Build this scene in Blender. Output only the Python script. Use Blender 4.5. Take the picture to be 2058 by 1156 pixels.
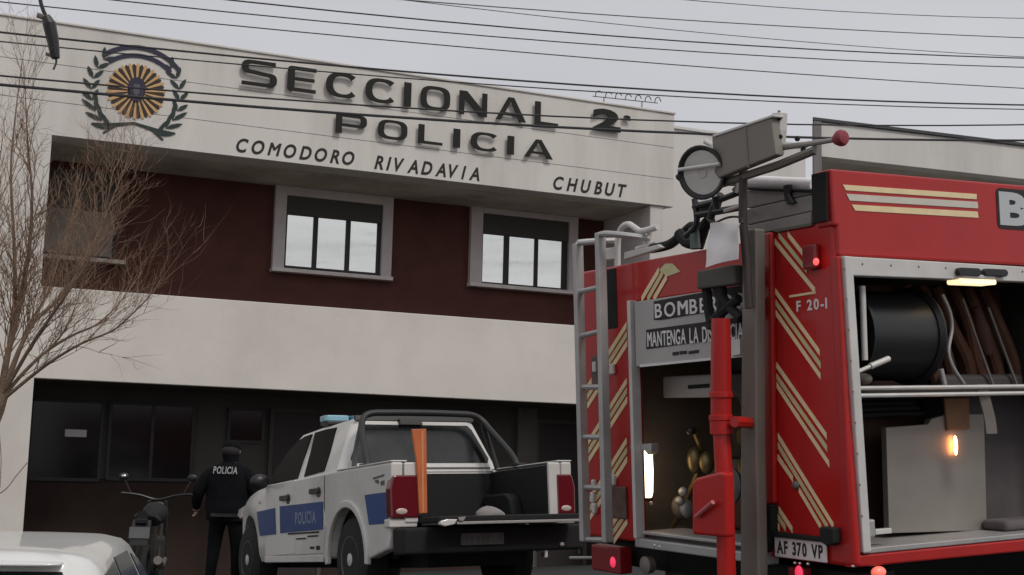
import bpy, bmesh, math, random
import numpy as np
from mathutils import Vector, Matrix, Euler
C = bpy.context
for o in list(bpy.data.objects): bpy.data.objects.remove(o)
sc = C.scene; col = sc.collection
rnd = random.Random(7)

# ------------------------------------------------------------------ camera
cd = bpy.data.cameras.new('camera'); cam = bpy.data.objects.new('camera', cd); col.objects.link(cam)
pit, rol = math.atan(374/2700), math.atan(0.025)
right = Vector((1, 0, 0)); up = Vector((0, -math.sin(pit), math.cos(pit))); fwd = Vector((0, math.cos(pit), math.sin(pit)))
r2 = right*math.cos(rol) + up*math.sin(rol); u2 = up*math.cos(rol) - right*math.sin(rol)
cam.matrix_world = Matrix(((r2.x, u2.x, -fwd.x, 0), (r2.y, u2.y, -fwd.y, 0), (r2.z, u2.z, -fwd.z, 1.5), (0, 0, 0, 1)))
cd.sensor_width = 36; cd.lens = 36*2700/2058; cd.clip_end = 2000; cd.clip_start = 0.05
sc.camera = cam

# ------------------------------------------------------------------ sky, sun, exposure
SUN_EL, SUN_AZ = math.radians(50), math.radians(138)      # azimuth clockwise from +Y: behind the camera, to the right
w = bpy.data.worlds.new('World'); sc.world = w; w.use_nodes = True
nt = w.node_tree; nt.nodes.clear()
sky = nt.nodes.new('ShaderNodeTexSky'); sky.sky_type = 'NISHITA'; sky.sun_disc = False
sky.sun_elevation = SUN_EL; sky.sun_rotation = SUN_AZ; sky.air_density = 1.0; sky.dust_density = 3.0
tc = nt.nodes.new('ShaderNodeTexCoord')
mp = nt.nodes.new('ShaderNodeMapping'); mp.inputs['Scale'].default_value = (1.2, 1.2, 4.5)
cl = nt.nodes.new('ShaderNodeTexNoise'); cl.inputs['Scale'].default_value = 2.2; cl.inputs['Detail'].default_value = 5; cl.inputs['Roughness'].default_value = 0.5
rampc = nt.nodes.new('ShaderNodeValToRGB')
rampc.color_ramp.elements[0].position = 0.3; rampc.color_ramp.elements[0].color = (5.05, 5.04, 5.30, 1)
rampc.color_ramp.elements[1].position = 0.7; rampc.color_ramp.elements[1].color = (5.65, 5.65, 5.88, 1)
mx = nt.nodes.new('ShaderNodeMix'); mx.data_type = 'RGBA'; mx.inputs[0].default_value = 0.94   # overcast deck over the clear sky
bg = nt.nodes.new('ShaderNodeBackground'); bg.inputs['Strength'].default_value = 0.1
wo = nt.nodes.new('ShaderNodeOutputWorld')
L = nt.links.new
L(tc.outputs['Generated'], mp.inputs['Vector']); L(mp.outputs['Vector'], cl.inputs['Vector'])
L(cl.outputs['Fac'], rampc.inputs['Fac']); L(sky.outputs['Color'], mx.inputs['A']); L(rampc.outputs['Color'], mx.inputs['B'])
L(mx.outputs['Result'], bg.inputs['Color']); L(bg.outputs['Background'], wo.inputs['Surface'])
sl = bpy.data.lights.new('sun', 'SUN'); sl.energy = 1.15; sl.angle = math.radians(13); sl.color = (1, 0.96, 0.9)
so = bpy.data.objects.new('sun', sl); col.objects.link(so)
sd = Vector((math.sin(SUN_AZ)*math.cos(SUN_EL), math.cos(SUN_AZ)*math.cos(SUN_EL), math.sin(SUN_EL)))
so.rotation_euler = sd.to_track_quat('Z', 'Y').to_euler(); so.location = (0, -5, 30)
sc.view_settings.view_transform = 'Standard'; sc.view_settings.look = 'None'
sc.view_settings.gamma = 1; sc.view_settings.use_curve_mapping = False; sc.view_settings.exposure = 0.17
sc.render.engine = 'CYCLES'
sc.cycles.max_bounces = 6; sc.cycles.use_denoising = True

# ------------------------------------------------------------------ materials
def mat(name, c, rough=0.6, metal=0.0, var=0.0, vscale=3.0, bump=0.0, bscale=40.0, emit=None, estr=0.0, coat=0.0, streak=False, spec=0.5, dirt=None, dirt_amt=0.0):
    m = bpy.data.materials.new(name); m.use_nodes = True
    n = m.node_tree.nodes; l = m.node_tree.links; b = n['Principled BSDF']
    b.inputs['Base Color'].default_value = (*c, 1); b.inputs['Roughness'].default_value = rough; b.inputs['Metallic'].default_value = metal
    b.inputs['Coat Weight'].default_value = coat; b.inputs['Specular IOR Level'].default_value = spec
    t = n.new('ShaderNodeTexCoord')
    if var or dirt:
        q = n.new('ShaderNodeMapping'); q.inputs['Scale'].default_value = (1, 1, 0.18) if streak else (1, 1, 1)
        z = n.new('ShaderNodeTexNoise'); z.inputs['Scale'].default_value = vscale; z.inputs['Detail'].default_value = 6; z.inputs['Roughness'].default_value = 0.6
        l.new(t.outputs['Object'], q.inputs['Vector']); l.new(q.outputs['Vector'], z.inputs['Vector'])
        rp = n.new('ShaderNodeMapRange'); rp.inputs['From Min'].default_value = 0.3; rp.inputs['From Max'].default_value = 0.7
        rp.inputs['To Min'].default_value = 1-var; rp.inputs['To Max'].default_value = 1+var*0.5
        l.new(z.outputs['Fac'], rp.inputs['Value'])
        mm = n.new('ShaderNodeMix'); mm.data_type = 'RGBA'; mm.blend_type = 'MULTIPLY'; mm.inputs[0].default_value = 1
        mm.inputs['A'].default_value = (*c, 1); l.new(rp.outputs['Result'], mm.inputs['B'])
        last = mm.outputs['Result']
        if dirt:
            z2 = n.new('ShaderNodeTexNoise'); z2.inputs['Scale'].default_value = vscale*0.7; z2.inputs['Detail'].default_value = 8; z2.inputs['Roughness'].default_value = 0.7
            l.new(q.outputs['Vector'], z2.inputs['Vector'])
            r2_ = n.new('ShaderNodeMapRange'); r2_.inputs['From Min'].default_value = 0.48; r2_.inputs['From Max'].default_value = 0.75; r2_.inputs['To Max'].default_value = dirt_amt
            l.new(z2.outputs['Fac'], r2_.inputs['Value'])
            m2 = n.new('ShaderNodeMix'); m2.data_type = 'RGBA'; l.new(r2_.outputs['Result'], m2.inputs[0]); l.new(last, m2.inputs['A']); m2.inputs['B'].default_value = (*dirt, 1)
            last = m2.outputs['Result']
        l.new(last, b.inputs['Base Color'])
        rr = n.new('ShaderNodeMapRange'); rr.inputs['To Min'].default_value = max(0, rough-0.08); rr.inputs['To Max'].default_value = min(1, rough+0.1)
        l.new(z.outputs['Fac'], rr.inputs['Value']); l.new(rr.outputs['Result'], b.inputs['Roughness'])
    if bump:
        z3 = n.new('ShaderNodeTexNoise'); z3.inputs['Scale'].default_value = bscale; z3.inputs['Detail'].default_value = 4
        l.new(t.outputs['Object'], z3.inputs['Vector'])
        bp = n.new('ShaderNodeBump'); bp.inputs['Strength'].default_value = bump; bp.inputs['Distance'].default_value = 0.02
        l.new(z3.outputs['Fac'], bp.inputs['Height']); l.new(bp.outputs['Normal'], b.inputs['Normal'])
    if emit:
        b.inputs['Emission Color'].default_value = (*emit, 1); b.inputs['Emission Strength'].default_value = estr
    return m
M = dict(
 stucco=mat('white_stucco', (0.725, 0.69, 0.645), 0.9, var=0.10, vscale=0.9, bump=0.25, bscale=60, streak=True, dirt=(0.34, 0.30, 0.26), dirt_amt=0.45, spec=0.2),
 band=mat('cream_stucco', (0.715, 0.67, 0.615), 0.9, var=0.08, vscale=0.7, bump=0.25, bscale=60, dirt=(0.45, 0.41, 0.37), dirt_amt=0.35, spec=0.2),
 soffit=mat('soffit_paint', (0.64, 0.57, 0.49), 0.9, var=0.25, vscale=1.2, bump=0.2, bscale=30, dirt=(0.2, 0.19, 0.13), dirt_amt=0.6, spec=0.2),
 maroon=mat('maroon_paint', (0.108, 0.044, 0.034), 0.8, var=0.2, vscale=1.5, bump=0.2, bscale=50, spec=0.2),
 surround=mat('window_surround_paint', (0.63, 0.585, 0.565), 0.85, var=0.12, vscale=2, bump=0.1),
 sill=mat('sill_plaster', (0.76, 0.70, 0.67), 0.85, var=0.15, vscale=4, bump=0.1),
 darkframe=mat('dark_window_frame', (0.02, 0.02, 0.02), 0.5),
 shutter=mat('dark_roller_blind', (0.075, 0.07, 0.06), 0.7, var=0.15),
 shuttergrey=mat('grey_roller_shutter', (0.30, 0.26, 0.215), 0.7, var=0.2),
 glass=mat('mirror_film_glass', (0.88, 0.89, 0.86), 0.03, metal=0.97, var=0.03, vscale=1.4, bump=0.08, bscale=1.6),
 autoglass=mat('tinted_car_glass', (0.007, 0.007, 0.008), 0.25, spec=0.012),
 darkglass=mat('dark_glass', (0.012, 0.013, 0.014), 0.12, spec=0.3),
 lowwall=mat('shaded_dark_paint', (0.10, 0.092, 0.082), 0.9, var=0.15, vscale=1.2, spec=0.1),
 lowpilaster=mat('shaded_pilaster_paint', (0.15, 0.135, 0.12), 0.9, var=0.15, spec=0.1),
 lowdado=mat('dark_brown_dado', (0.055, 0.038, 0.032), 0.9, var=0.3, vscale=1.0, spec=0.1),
 door=mat('dark_door', (0.03, 0.022, 0.02), 0.6, var=0.2),
 letter=mat('black_letter', (0.012, 0.012, 0.010), 0.8, var=0.2, vscale=5),
 paintblack=mat('black_sign_paint', (0.03, 0.025, 0.025), 0.8, var=0.3, vscale=10),
 navy=mat('navy_paint', (0.02, 0.018, 0.05), 0.6, var=0.2, vscale=8),
 leafgreen=mat('dark_green_paint', (0.012, 0.03, 0.026), 0.6, var=0.2, vscale=8),
 gold=mat('gold_paint', (0.62, 0.38, 0.17), 0.6, var=0.15, vscale=8),
 brownblack=mat('dark_brown_paint', (0.035, 0.018, 0.01), 0.6, var=0.2, vscale=8),
 asphalt=mat('asphalt', (0.036, 0.036, 0.036), 0.9, var=0.25, vscale=2, bump=0.5, bscale=120),
 concrete=mat('concrete', (0.24, 0.23, 0.21), 0.9, var=0.2, vscale=1.5, bump=0.4, bscale=60),
 earth=mat('dry_earth', (0.16, 0.13, 0.10), 0.95, var=0.3, vscale=0.3),
 cable=mat('cable_black', (0.03, 0.03, 0.033), 0.6),
 cablegrey=mat('cable_grey', (0.09, 0.09, 0.1), 0.6),
 bark=mat('bark', (0.23, 0.16, 0.11), 0.95, var=0.4, vscale=8, bump=0.6, bscale=40),
 twig=mat('twig_bark', (0.31, 0.20, 0.135), 0.95, var=0.4, vscale=2),
 red=mat('red_truck_paint', (0.47, 0.014, 0.012), 0.32, var=0.16, vscale=1.8, coat=0.12, dirt=(0.20, 0.035, 0.03), dirt_amt=0.5, streak=True, spec=0.35),
 redside=mat('red_truck_paint_side', (0.44, 0.019, 0.019), 0.32, var=0.13, vscale=1.5, coat=0.15, dirt=(0.24, 0.04, 0.035), dirt_amt=0.4, streak=True, spec=0.35),
 alu=mat('brushed_aluminium', (0.46, 0.45, 0.44), 0.5, metal=0.55, var=0.12, vscale=5, bump=0.05, bscale=80),
 alulight=mat('pale_aluminium', (0.66, 0.64, 0.61), 0.5, metal=0.25, var=0.12, vscale=6),
 grey=mat('grey_metal', (0.205, 0.185, 0.16), 0.55, metal=0.3, var=0.15, vscale=4),
 greylamp=mat('grey_floodlight_shell', (0.235, 0.215, 0.185), 0.6, metal=0.2, var=0.1, vscale=3),
 black=mat('black_rubber', (0.009, 0.009, 0.009), 0.8, var=0.2, vscale=5),
 blackgloss=mat('black_plastic', (0.016, 0.016, 0.017), 0.4),
 dark=mat('dark_interior', (0.035, 0.032, 0.028), 0.8, var=0.3, vscale=3),
 lockerwall=mat('locker_grey_paint', (0.13, 0.12, 0.105), 0.7, var=0.3, vscale=3),
 brownint=mat('brown_interior', (0.095, 0.043, 0.032), 0.7, var=0.25, vscale=2),
 boardmat=mat('galvanised_board', (0.29, 0.262, 0.235), 0.45, metal=0.35, var=0.12, vscale=2),
 cream=mat('cream_reflective_stripe', (0.84, 0.68, 0.40), 0.5, var=0.1, vscale=10),
 lime=mat('lime_reflective_stripe', (0.62, 0.57, 0.30), 0.5, var=0.1, vscale=10),
 paletop=mat('pale_reflective_stripe', (0.64, 0.60, 0.52), 0.5, var=0.08, vscale=10),
 white=mat('white_paint', (0.72, 0.70, 0.69), 0.45, var=0.06, vscale=3),
 signgrey=mat('sign_panel_grey', (0.42, 0.40, 0.385), 0.6, var=0.1, vscale=3),
 cloth=mat('white_cloth', (0.85, 0.81, 0.81), 0.9, var=0.05, vscale=5, bump=0.2, bscale=20),
 plate=mat('plate_white', (0.80, 0.74, 0.72), 0.5, var=0.06, vscale=20),
 plank=mat('weathered_board', (0.33, 0.30, 0.29), 0.85, var=0.3, vscale=3, bump=0.3, bscale=20),
 warm=mat('warm_lamp_glow', (1, 0.9, 0.7), 0.5, emit=(1.0, 0.78, 0.48), estr=5.0),
 warmlow=mat('warm_strip_glow', (1, 0.8, 0.5), 0.5, emit=(1.0, 0.74, 0.42), estr=1.15),
 redlens=mat('red_lens', (0.22, 0.008, 0.012), 0.35, coat=0.2),
 redglow=mat('red_lamp_glow', (0.9, 0.1, 0.1), 0.4, emit=(1.0, 0.10, 0.09), estr=1.2),
 pinkglow=mat('pink_lamp_glow', (0.9, 0.1, 0.2), 0.4, emit=(1.0, 0.03, 0.10), estr=0.6),
 brass=mat('brass', (0.22, 0.17, 0.08), 0.4, metal=0.7, var=0.2),
 knob=mat('dull_red_plastic', (0.26, 0.035, 0.05), 0.5),
 chrome=mat('chrome', (0.75, 0.75, 0.75), 0.12, metal=1.0),
 reflector=mat('lamp_reflector', (0.80, 0.77, 0.75), 0.28, metal=0.45, bump=0.3, bscale=9),
 carwhite=mat('white_car_paint', (0.69, 0.675, 0.64), 0.35, var=0.06, vscale=2, coat=0.4, dirt=(0.36, 0.33, 0.29), dirt_amt=0.4),
 hatchwhite=mat('pale_car_paint', (0.74, 0.74, 0.71), 0.3, coat=0.6, var=0.04, vscale=2),
 policeblue=mat('police_blue_vinyl', (0.018, 0.060, 0.215), 0.45, var=0.1, vscale=6),
 bluetext=mat('pale_blue_lettering', (0.24, 0.29, 0.38), 0.5),
 orange=mat('orange_paint', (0.58, 0.15, 0.045), 0.6, var=0.15, vscale=4),
 taillight=mat('tail_light_red', (0.13, 0.010, 0.016), 0.2, coat=0.6),
 clearlens=mat('clear_lens', (0.55, 0.45, 0.42), 0.2, coat=0.5),
 teal=mat('teal_light_bar_lens', (0.03, 0.17, 0.24), 0.2, coat=0.6),
 palelens=mat('pale_light_bar_lens', (0.22, 0.44, 0.53), 0.25, coat=0.5),
 tyre=mat('tyre_rubber', (0.02, 0.02, 0.02), 0.85, var=0.3, vscale=10),
 wheel=mat('wheel_alloy', (0.72, 0.71, 0.70), 0.35, metal=0.3),
 mudgrey=mat('grey_plastic', (0.10, 0.10, 0.10), 0.6),
 uniform=mat('black_uniform_cloth', (0.008, 0.0085, 0.010), 0.95, var=0.25, vscale=6, bump=0.3, bscale=20, spec=0.1),
 skin=mat('skin', (0.42, 0.26, 0.20), 0.6),
 hair=mat('dark_hair', (0.012, 0.01, 0.009), 0.8),
 print_white=mat('white_back_print', (0.34, 0.34, 0.34), 0.7),
 flowerwall=mat('pale_render', (0.70, 0.675, 0.64), 0.9, var=0.12, vscale=0.8, bump=0.2, bscale=50, streak=True, dirt=(0.4, 0.37, 0.34), dirt_amt=0.4, spec=0.2),
 cornershade=mat('shaded_corner_grey', (0.20, 0.185, 0.185), 0.85, var=0.15),
 coping=mat('dark_coping', (0.06, 0.06, 0.065), 0.7),
)

# ------------------------------------------------------------------ mesh helpers
class MB:
    def __init__(s): s.v = []; s.f = []
    def add(s, vs, fs):
        b = len(s.v); s.v += [tuple(v) for v in vs]; s.f += [tuple(i+b for i in f) for f in fs]; return s
    def box(s, x0, x1, y0, y1, z0, z1):
        x0, x1 = sorted((x0, x1)); y0, y1 = sorted((y0, y1)); z0, z1 = sorted((z0, z1))
        return s.add([(x0,y0,z0),(x1,y0,z0),(x1,y1,z0),(x0,y1,z0),(x0,y0,z1),(x1,y0,z1),(x1,y1,z1),(x0,y1,z1)],
                     [(0,3,2,1),(4,5,6,7),(0,1,5,4),(1,2,6,5),(2,3,7,6),(3,0,4,7)])
    def prism(s, poly, axis, c0, c1):
        n = len(poly)
        P = {'x': lambda a, b, c: (c, a, b), 'y': lambda a, b, c: (a, c, b), 'z': lambda a, b, c: (a, b, c)}[axis]
        vs = [P(a, b, c0) for a, b in poly] + [P(a, b, c1) for a, b in poly]
        return s.add(vs, [tuple(range(n-1, -1, -1)), tuple(range(n, 2*n))] + [(i, (i+1) % n, n+(i+1) % n, n+i) for i in range(n)])
    def loft(s, secs, cap=True):
        n = len(secs[0]); vs = [p for q in secs for p in q]; fs = []
        for k in range(len(secs)-1):
            for i in range(n): fs.append((k*n+i, k*n+(i+1) % n, (k+1)*n+(i+1) % n, (k+1)*n+i))
        if cap: fs += [tuple(range(n-1, -1, -1)), tuple(range((len(secs)-1)*n, len(secs)*n))]
        return s.add(vs, fs)
    def tube(s, path, r, n=8, cap=True, closed=False):
        pts = [Vector(p) for p in path]; m = len(pts); secs = []; ref = None
        for i, p in enumerate(pts):
            if closed: t = pts[(i+1) % m] - pts[i-1]
            else: t = pts[min(i+1, m-1)] - pts[max(i-1, 0)]
            t = t.normalized() if t.length > 1e-9 else Vector((0, 0, 1))
            if ref is None: ref = t.orthogonal().normalized()
            ref = (ref - t*ref.dot(t)); ref = ref.normalized() if ref.length > 1e-6 else t.orthogonal().normalized()
            b = t.cross(ref); rr = r[i] if isinstance(r, (list, tuple)) else r
            secs.append([tuple(p + (ref*math.cos(2*math.pi*k/n) + b*math.sin(2*math.pi*k/n))*rr) for k in range(n)])
        if closed: secs.append(secs[0]); cap = False
        return s.loft(secs, cap)
    def lathe(s, prof, o, axis, n=24):   # prof: (radius, along)
        o = Vector(o); a = Vector(axis).normalized(); u = a.orthogonal().normalized(); v = a.cross(u)
        secs = [[tuple(o + a*h + (u*math.cos(2*math.pi*k/n) + v*math.sin(2*math.pi*k/n))*max(r, 1e-4)) for k in range(n)] for r, h in prof]
        return s.loft(secs, True)
    def disc_sphere(s, c, rx, ry, rz, n=14, m=9):
        secs = []
        for i in range(m+1):
            a = math.pi*(i/m) ; sn = max(math.sin(a), 1e-3)
            secs.append([(c[0]+rx*sn*math.cos(2*math.pi*k/n), c[1]+ry*sn*math.sin(2*math.pi*k/n), c[2]-rz*math.cos(a)) for k in range(n)])
        return s.loft(secs, True)
    def build(s, name, material, parent=None, smooth=False, bevel=0.0, seg=2, recalc=True):
        me = bpy.data.meshes.new(name); me.from_pydata(s.v, [], s.f)
        if recalc:
            bm = bmesh.new(); bm.from_mesh(me); bmesh.ops.recalc_face_normals(bm, faces=bm.faces); bm.to_mesh(me); bm.free()
        me.materials.append(material)
        o = bpy.data.objects.new(name, me); col.objects.link(o)
        if parent: o.parent = parent
        if smooth:
            for p in me.polygons: p.use_smooth = True
            try: me.set_sharp_from_angle(angle=math.radians(38))
            except Exception: pass
        if bevel:
            b = o.modifiers.new('bevel', 'BEVEL'); b.width = bevel; b.segments = seg; b.limit_method = 'ANGLE'; b.angle_limit = math.radians(40)
        return o
def rr_poly(a0, a1, b0, b1, r, n=4):
    out = []
    for ca, cb, st in ((a1-r, b0+r, -90), (a1-r, b1-r, 0), (a0+r, b1-r, 90), (a0+r, b0+r, 180)):
        for k in range(n+1):
            t = math.radians(st + 90*k/n); out.append((ca+r*math.cos(t), cb+r*math.sin(t)))
    return out
def stroke2d(path, wd):       # a thick line as a polygon
    P = [Vector((a, b)) for a, b in path]; Lf = []; Rt = []
    for i, p in enumerate(P):
        t = (P[min(i+1, len(P)-1)] - P[max(i-1, 0)]).normalized(); nrm = Vector((-t.y, t.x))
        ww = wd[i] if isinstance(wd, (list, tuple)) else wd
        Lf.append(tuple(p + nrm*ww/2)); Rt.append(tuple(p - nrm*ww/2))
    return Lf + Rt[::-1]
def smooth_path(pts, k=6):
    P = [Vector(p) for p in pts]; out = []
    for i in range(len(P)-1):
        p0 = P[max(i-1, 0)]; p1 = P[i]; p2 = P[i+1]; p3 = P[min(i+2, len(P)-1)]
        for j in range(k):
            t = j/k
            out.append(0.5*((2*p1) + (p2-p0)*t + (2*p0-5*p1+4*p2-p3)*t*t + (3*p1-p0-3*p2+p3)*t**3))
    out.append(P[-1]); return [tuple(p) for p in out]
def tag(o, label=None, cat=None, group=None, kind=None):
    if label: o['label'] = label
    if cat: o['category'] = cat
    if group: o['group'] = group
    if kind: o['kind'] = kind
    return o
def thing(name, label, cat, loc=(0, 0, 0), rot=(0, 0, 0), group=None):
    o = bpy.data.objects.new(name, None); col.objects.link(o); o.location = loc; o.rotation_euler = Euler(rot); o.empty_display_size = 0.2
    return tag(o, label, cat, group)
def glyph(ch, offset=0.0, shear=0.0):          # one character as 2D outline mesh data: list of verts, faces, bbox
    cu = bpy.data.curves.new('glyph', 'FONT'); cu.body = ch; cu.size = 1; cu.offset = offset; cu.shear = shear; cu.resolution_u = 4
    ob = bpy.data.objects.new('glyph', cu); col.objects.link(ob)
    dg = C.evaluated_depsgraph_get(); dg.update()
    me = bpy.data.meshes.new_from_object(ob.evaluated_get(dg))
    bm = bmesh.new(); bm.from_mesh(me); bmesh.ops.remove_doubles(bm, verts=bm.verts, dist=1e-4)
    vs = [tuple(v.co[:2]) for v in bm.verts]; bm.verts.index_update(); fs = [tuple(v.index for v in f.verts) for f in bm.faces]
    be = [tuple(v.index for v in e.verts) for e in bm.edges if len(e.link_faces) == 1]
    bm.free(); bpy.data.meshes.remove(me); bpy.data.objects.remove(ob); bpy.data.curves.remove(cu)
    return vs, fs, be
_gc = {}
def ring_glyph(outer, inner):
    n = len(outer); return list(outer)+list(inner), [(i, (i+1) % n, n+(i+1) % n, n+i) for i in range(n)], [(i, (i+1) % n) for i in range(n)] + [(n+(i+1) % n, n+i) for i in range(n)]
def poly_glyph(*polys):
    vs = []; fs = []; be = []
    for p in polys:
        b = len(vs); vs += list(p); fs.append(tuple(range(b, b+len(p)))); be += [(b+i, b+(i+1) % len(p)) for i in range(len(p))]
    return vs, fs, be
def strip_glyph(path, wv, wh):            # stroke with thick uprights and thinner level runs, as a strip of quads
    P = [Vector(p) for p in path]; Lf = []; Rt = []
    for i, p in enumerate(P):
        t = (P[min(i+1, len(P)-1)] - P[max(i-1, 0)]).normalized(); nr = Vector((-t.y, t.x)); w2 = (wv*abs(t.y)**1.5 + wh*abs(t.x)**1.5)/2
        Lf.append(tuple(p+nr*w2)); Rt.append(tuple(p-nr*w2))
    n = len(P); fs = [(i, i+1, n+i+1, n+i) for i in range(n-1)]
    return Lf+Rt, fs, [(i, i+1) for i in range(n-1)] + [(n+i+1, n+i) for i in range(n-1)] + [(n, 0), (n-1, 2*n-1)]
def sup(a0, a1, n, rx, rz, cx, cz, e=0.62):
    out = []
    for k in range(n+1):
        t = math.radians(a0+(a1-a0)*k/n); c, s = math.cos(t), math.sin(t)
        out.append((cx+rx*math.copysign(abs(c)**e, c), cz+rz*math.copysign(abs(s)**e, s)))
    return out
def wide_glyph(ch):                       # broad squared capitals with heavy uprights, like the station's sign letters
    if ch == 'O': return ring_glyph(sup(0, 354, 59, 0.59, 0.5, 0.59, 0.5), sup(0, 354, 59, 0.36, 0.37, 0.59, 0.5))
    if ch == 'C': return strip_glyph(sup(40, 322, 40, 0.50, 0.435, 0.62, 0.5, 0.8), 0.25, 0.125)
    if ch == 'S': return strip_glyph([(1.20, 0.94)] + sup(90, 270, 16, 0.30, 0.20, 0.40, 0.735, 0.75) + sup(90, -90, 16, 0.30, 0.21, 0.85, 0.275, 0.75)[0:] + [(0.0, 0.065)], 0.24, 0.14)
    if ch == 'E': return poly_glyph([(0.12, 0), (1.06, 0), (1.06, 0.14), (0.26, 0.14), (0.26, 0.44), (1.0, 0.44), (1.0, 0.57), (0.26, 0.57), (0.26, 0.86), (1.06, 0.86), (1.06, 1), (0.12, 1), (0.03, 0.96), (0, 0.88), (0, 0.12), (0.03, 0.04)])
    if ch == 'I': return poly_glyph([(0, 0), (0.28, 0), (0.28, 1), (0, 1)])
    if ch == 'N': return poly_glyph([(0, 0), (0.2, 0), (0.2, 0.72), (0.86, 0), (1.14, 0), (1.14, 1), (0.94, 1), (0.94, 0.30), (0.30, 1), (0, 1)])
    if ch == 'L': return poly_glyph([(0, 0), (1.0, 0), (1.0, 0.14), (0.24, 0.14), (0.24, 1), (0, 1)])
    if ch == 'A': return poly_glyph([(0, 0), (0.2, 0), (0.62, 0.84), (1.0, 0), (1.26, 0), (0.74, 1), (0.5, 1)], [(0.315, 0.215), (0.90, 0.215), (0.845, 0.335), (0.375, 0.335)])
    if ch == 'P':
        a = strip_glyph([(0.24, 0.93), (0.85, 0.93)] + sup(90, -90, 14, 0.25, 0.245, 0.85, 0.685, 0.7)[1:] + [(0.24, 0.44)], 0.24, 0.14); b = poly_glyph([(0, 0), (0.24, 0), (0.24, 1), (0, 1)]); n = len(a[0])
        return a[0]+b[0], a[1]+[tuple(i+n for i in f) for f in b[1]], a[2]+[tuple(i+n for i in f) for f in b[2]]
def word_glyphs(text, offset, shear, gap):
    x = 0; out = []
    for ch in text:
        if ch == ' ': x += 0.45; continue
        k = (ch, offset, shear)
        if k not in _gc: _gc[k] = wide_glyph(ch) if offset == 'wide' else glyph(ch, offset if ch != 'M' else 0.0, shear)
        vs, fs, be = _gc[k]
        a0 = min(v[0] for v in vs); a1 = max(v[0] for v in vs)
        out.append((ch, [(v[0]-a0+x, v[1]) for v in vs], fs, be)); x += a1-a0+gap
    return out, x-gap
def letters(text, box, place, mt, parent, depth, name='letter', offset=0.0, shear=0.0, gap=0.14, joined=False, zskew=0.0):
    """box = (a0, a1, b0, b1); place(a, b, d) -> 3D point, d = 0 at the back face .. depth at the front"""
    g, wid = word_glyphs(text, offset, shear, gap)
    b_lo = min(v[1] for q in g for v in q[1]); b_hi = max(v[1] for q in g for v in q[1])
    a0, a1, b0, b1 = box; sx = (a1-a0)/wid; sy = (b1-b0)/(b_hi-b_lo); obs = []; J = MB()
    for ch, vs, fs, be in g:
        m = MB(); n = len(vs)
        P2 = [(a0+v[0]*sx, b0+(v[1]-b_lo)*sy + zskew*v[0]*sx) for v in vs]
        allv = [place(a, b, 0) for a, b in P2] + [place(a, b, depth) for a, b in P2]
        ff = [tuple(n+i for i in f) for f in fs] + [tuple(reversed(f)) for f in fs] + [(i, j, n+j, n+i) for i, j in be]
        (J if joined else m).add(allv, ff)
        if ch == 'M' and offset and offset != 'wide':                     # this glyph is thickened by a second, shifted copy
            (J if joined else m).add([place(a+0.055*sx, b, -0.0004) for a, b in P2] + [place(a+0.055*sx, b, depth+0.0006) for a, b in P2], ff)
        if not joined: obs.append(m.build(name, mt, parent))
    if joined: obs.append(J.build(name, mt, parent))
    return obs

# ------------------------------------------------------------------ ground, street, kerb, forecourt
BO = Vector((-3.0235, 24.0, 0)); BYAW = math.atan2(0.39574998, 0.91835839)
BR = Matrix.Rotation(BYAW, 3, 'Z')
def bw(s, off, z): return BO + BR @ Vector((s, off, z))
PO = Vector((-0.65164, 13.30605, 0.29372)); PROT = tuple(math.radians(a) for a in (-1.504599, 4.053869, 117.963559))
TO = Vector((1.73119675, 6.8165311, 0.79482938)); TROT = tuple(math.radians(a) for a in (1.11710108, -3.64192236, 29.431105))
PN = Euler(PROT).to_matrix() @ Vector((0, 0, 1)); TN = Euler(TROT).to_matrix() @ Vector((0, 0, 1))
TG = TO - TN*0.86                                            # street surface under the truck
def z_lot(x, y): return PO.z - (PN.x*(x-PO.x) + PN.y*(y-PO.y))/PN.z
def z_street(x, y): return TG.z - (TN.x*(x-TG.x) + TN.y*(y-TG.y))/TN.z
m = MB().box(-600, 600, -600, 600, -6.0, -5.5); g = m.build('ground', M['earth']); tag(g, kind='structure')
K0 = Vector((0.0, 11.18, 0)); KD = Vector((0.91835839, 0.39574998, 0)); KN = Vector((-KD.y, KD.x, 0))
def sheet(name, q0, q1, zf, mt, na=24, nb=6, skirt=None):
    vs = []; fs = []
    for i in range(na+1):
        for j in range(nb+1):
            p = K0 + KD*(-30+60*i/na) + KN*(q0+(q1-q0)*j/nb); vs.append((p.x, p.y, zf(p.x, p.y, q0+(q1-q0)*j/nb)))
    for i in range(na):
        for j in range(nb): a = i*(nb+1)+j; fs.append((a, a+nb+1, a+nb+2, a+1))
    return tag(MB().add(vs, fs).build(name, mt, recalc=False), kind='structure')
sheet('street', -34, 0.0, lambda x, y, q: z_street(x, y), M['asphalt'], 24, 8)
def z_pave(x, y, q):
    t = max(0, min(1, (q-0.15)/1.5)); a = z_street(x, y) + 0.13; return a*(1-t) + z_lot(x, y)*t
kb = MB()
vs = []; fs = []
for i in range(25):
    for j, (q, dz) in enumerate(((0, -0.02), (0, 0.13), (0.15, 0.13))):
        p = K0 + KD*(-30+60*i/24) + KN*q; pe = K0 + KD*(-30+60*i/24) + KN*0.15
        vs.append((p.x, p.y, z_street(pe.x, pe.y) + dz))
for i in range(24):
    for j in range(2): a = i*3+j; fs.append((a, a+3, a+4, a+1))
tag(kb.add(vs, fs).build('kerb', M['concrete'], recalc=False), kind='structure')
sheet('pavement', 0.15, 1.65, z_pave, M['asphalt'], 24, 4)
sheet('forecourt', 1.65, 26, lambda x, y, q: z_lot(x, y), M['asphalt'], 12, 12)

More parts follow.
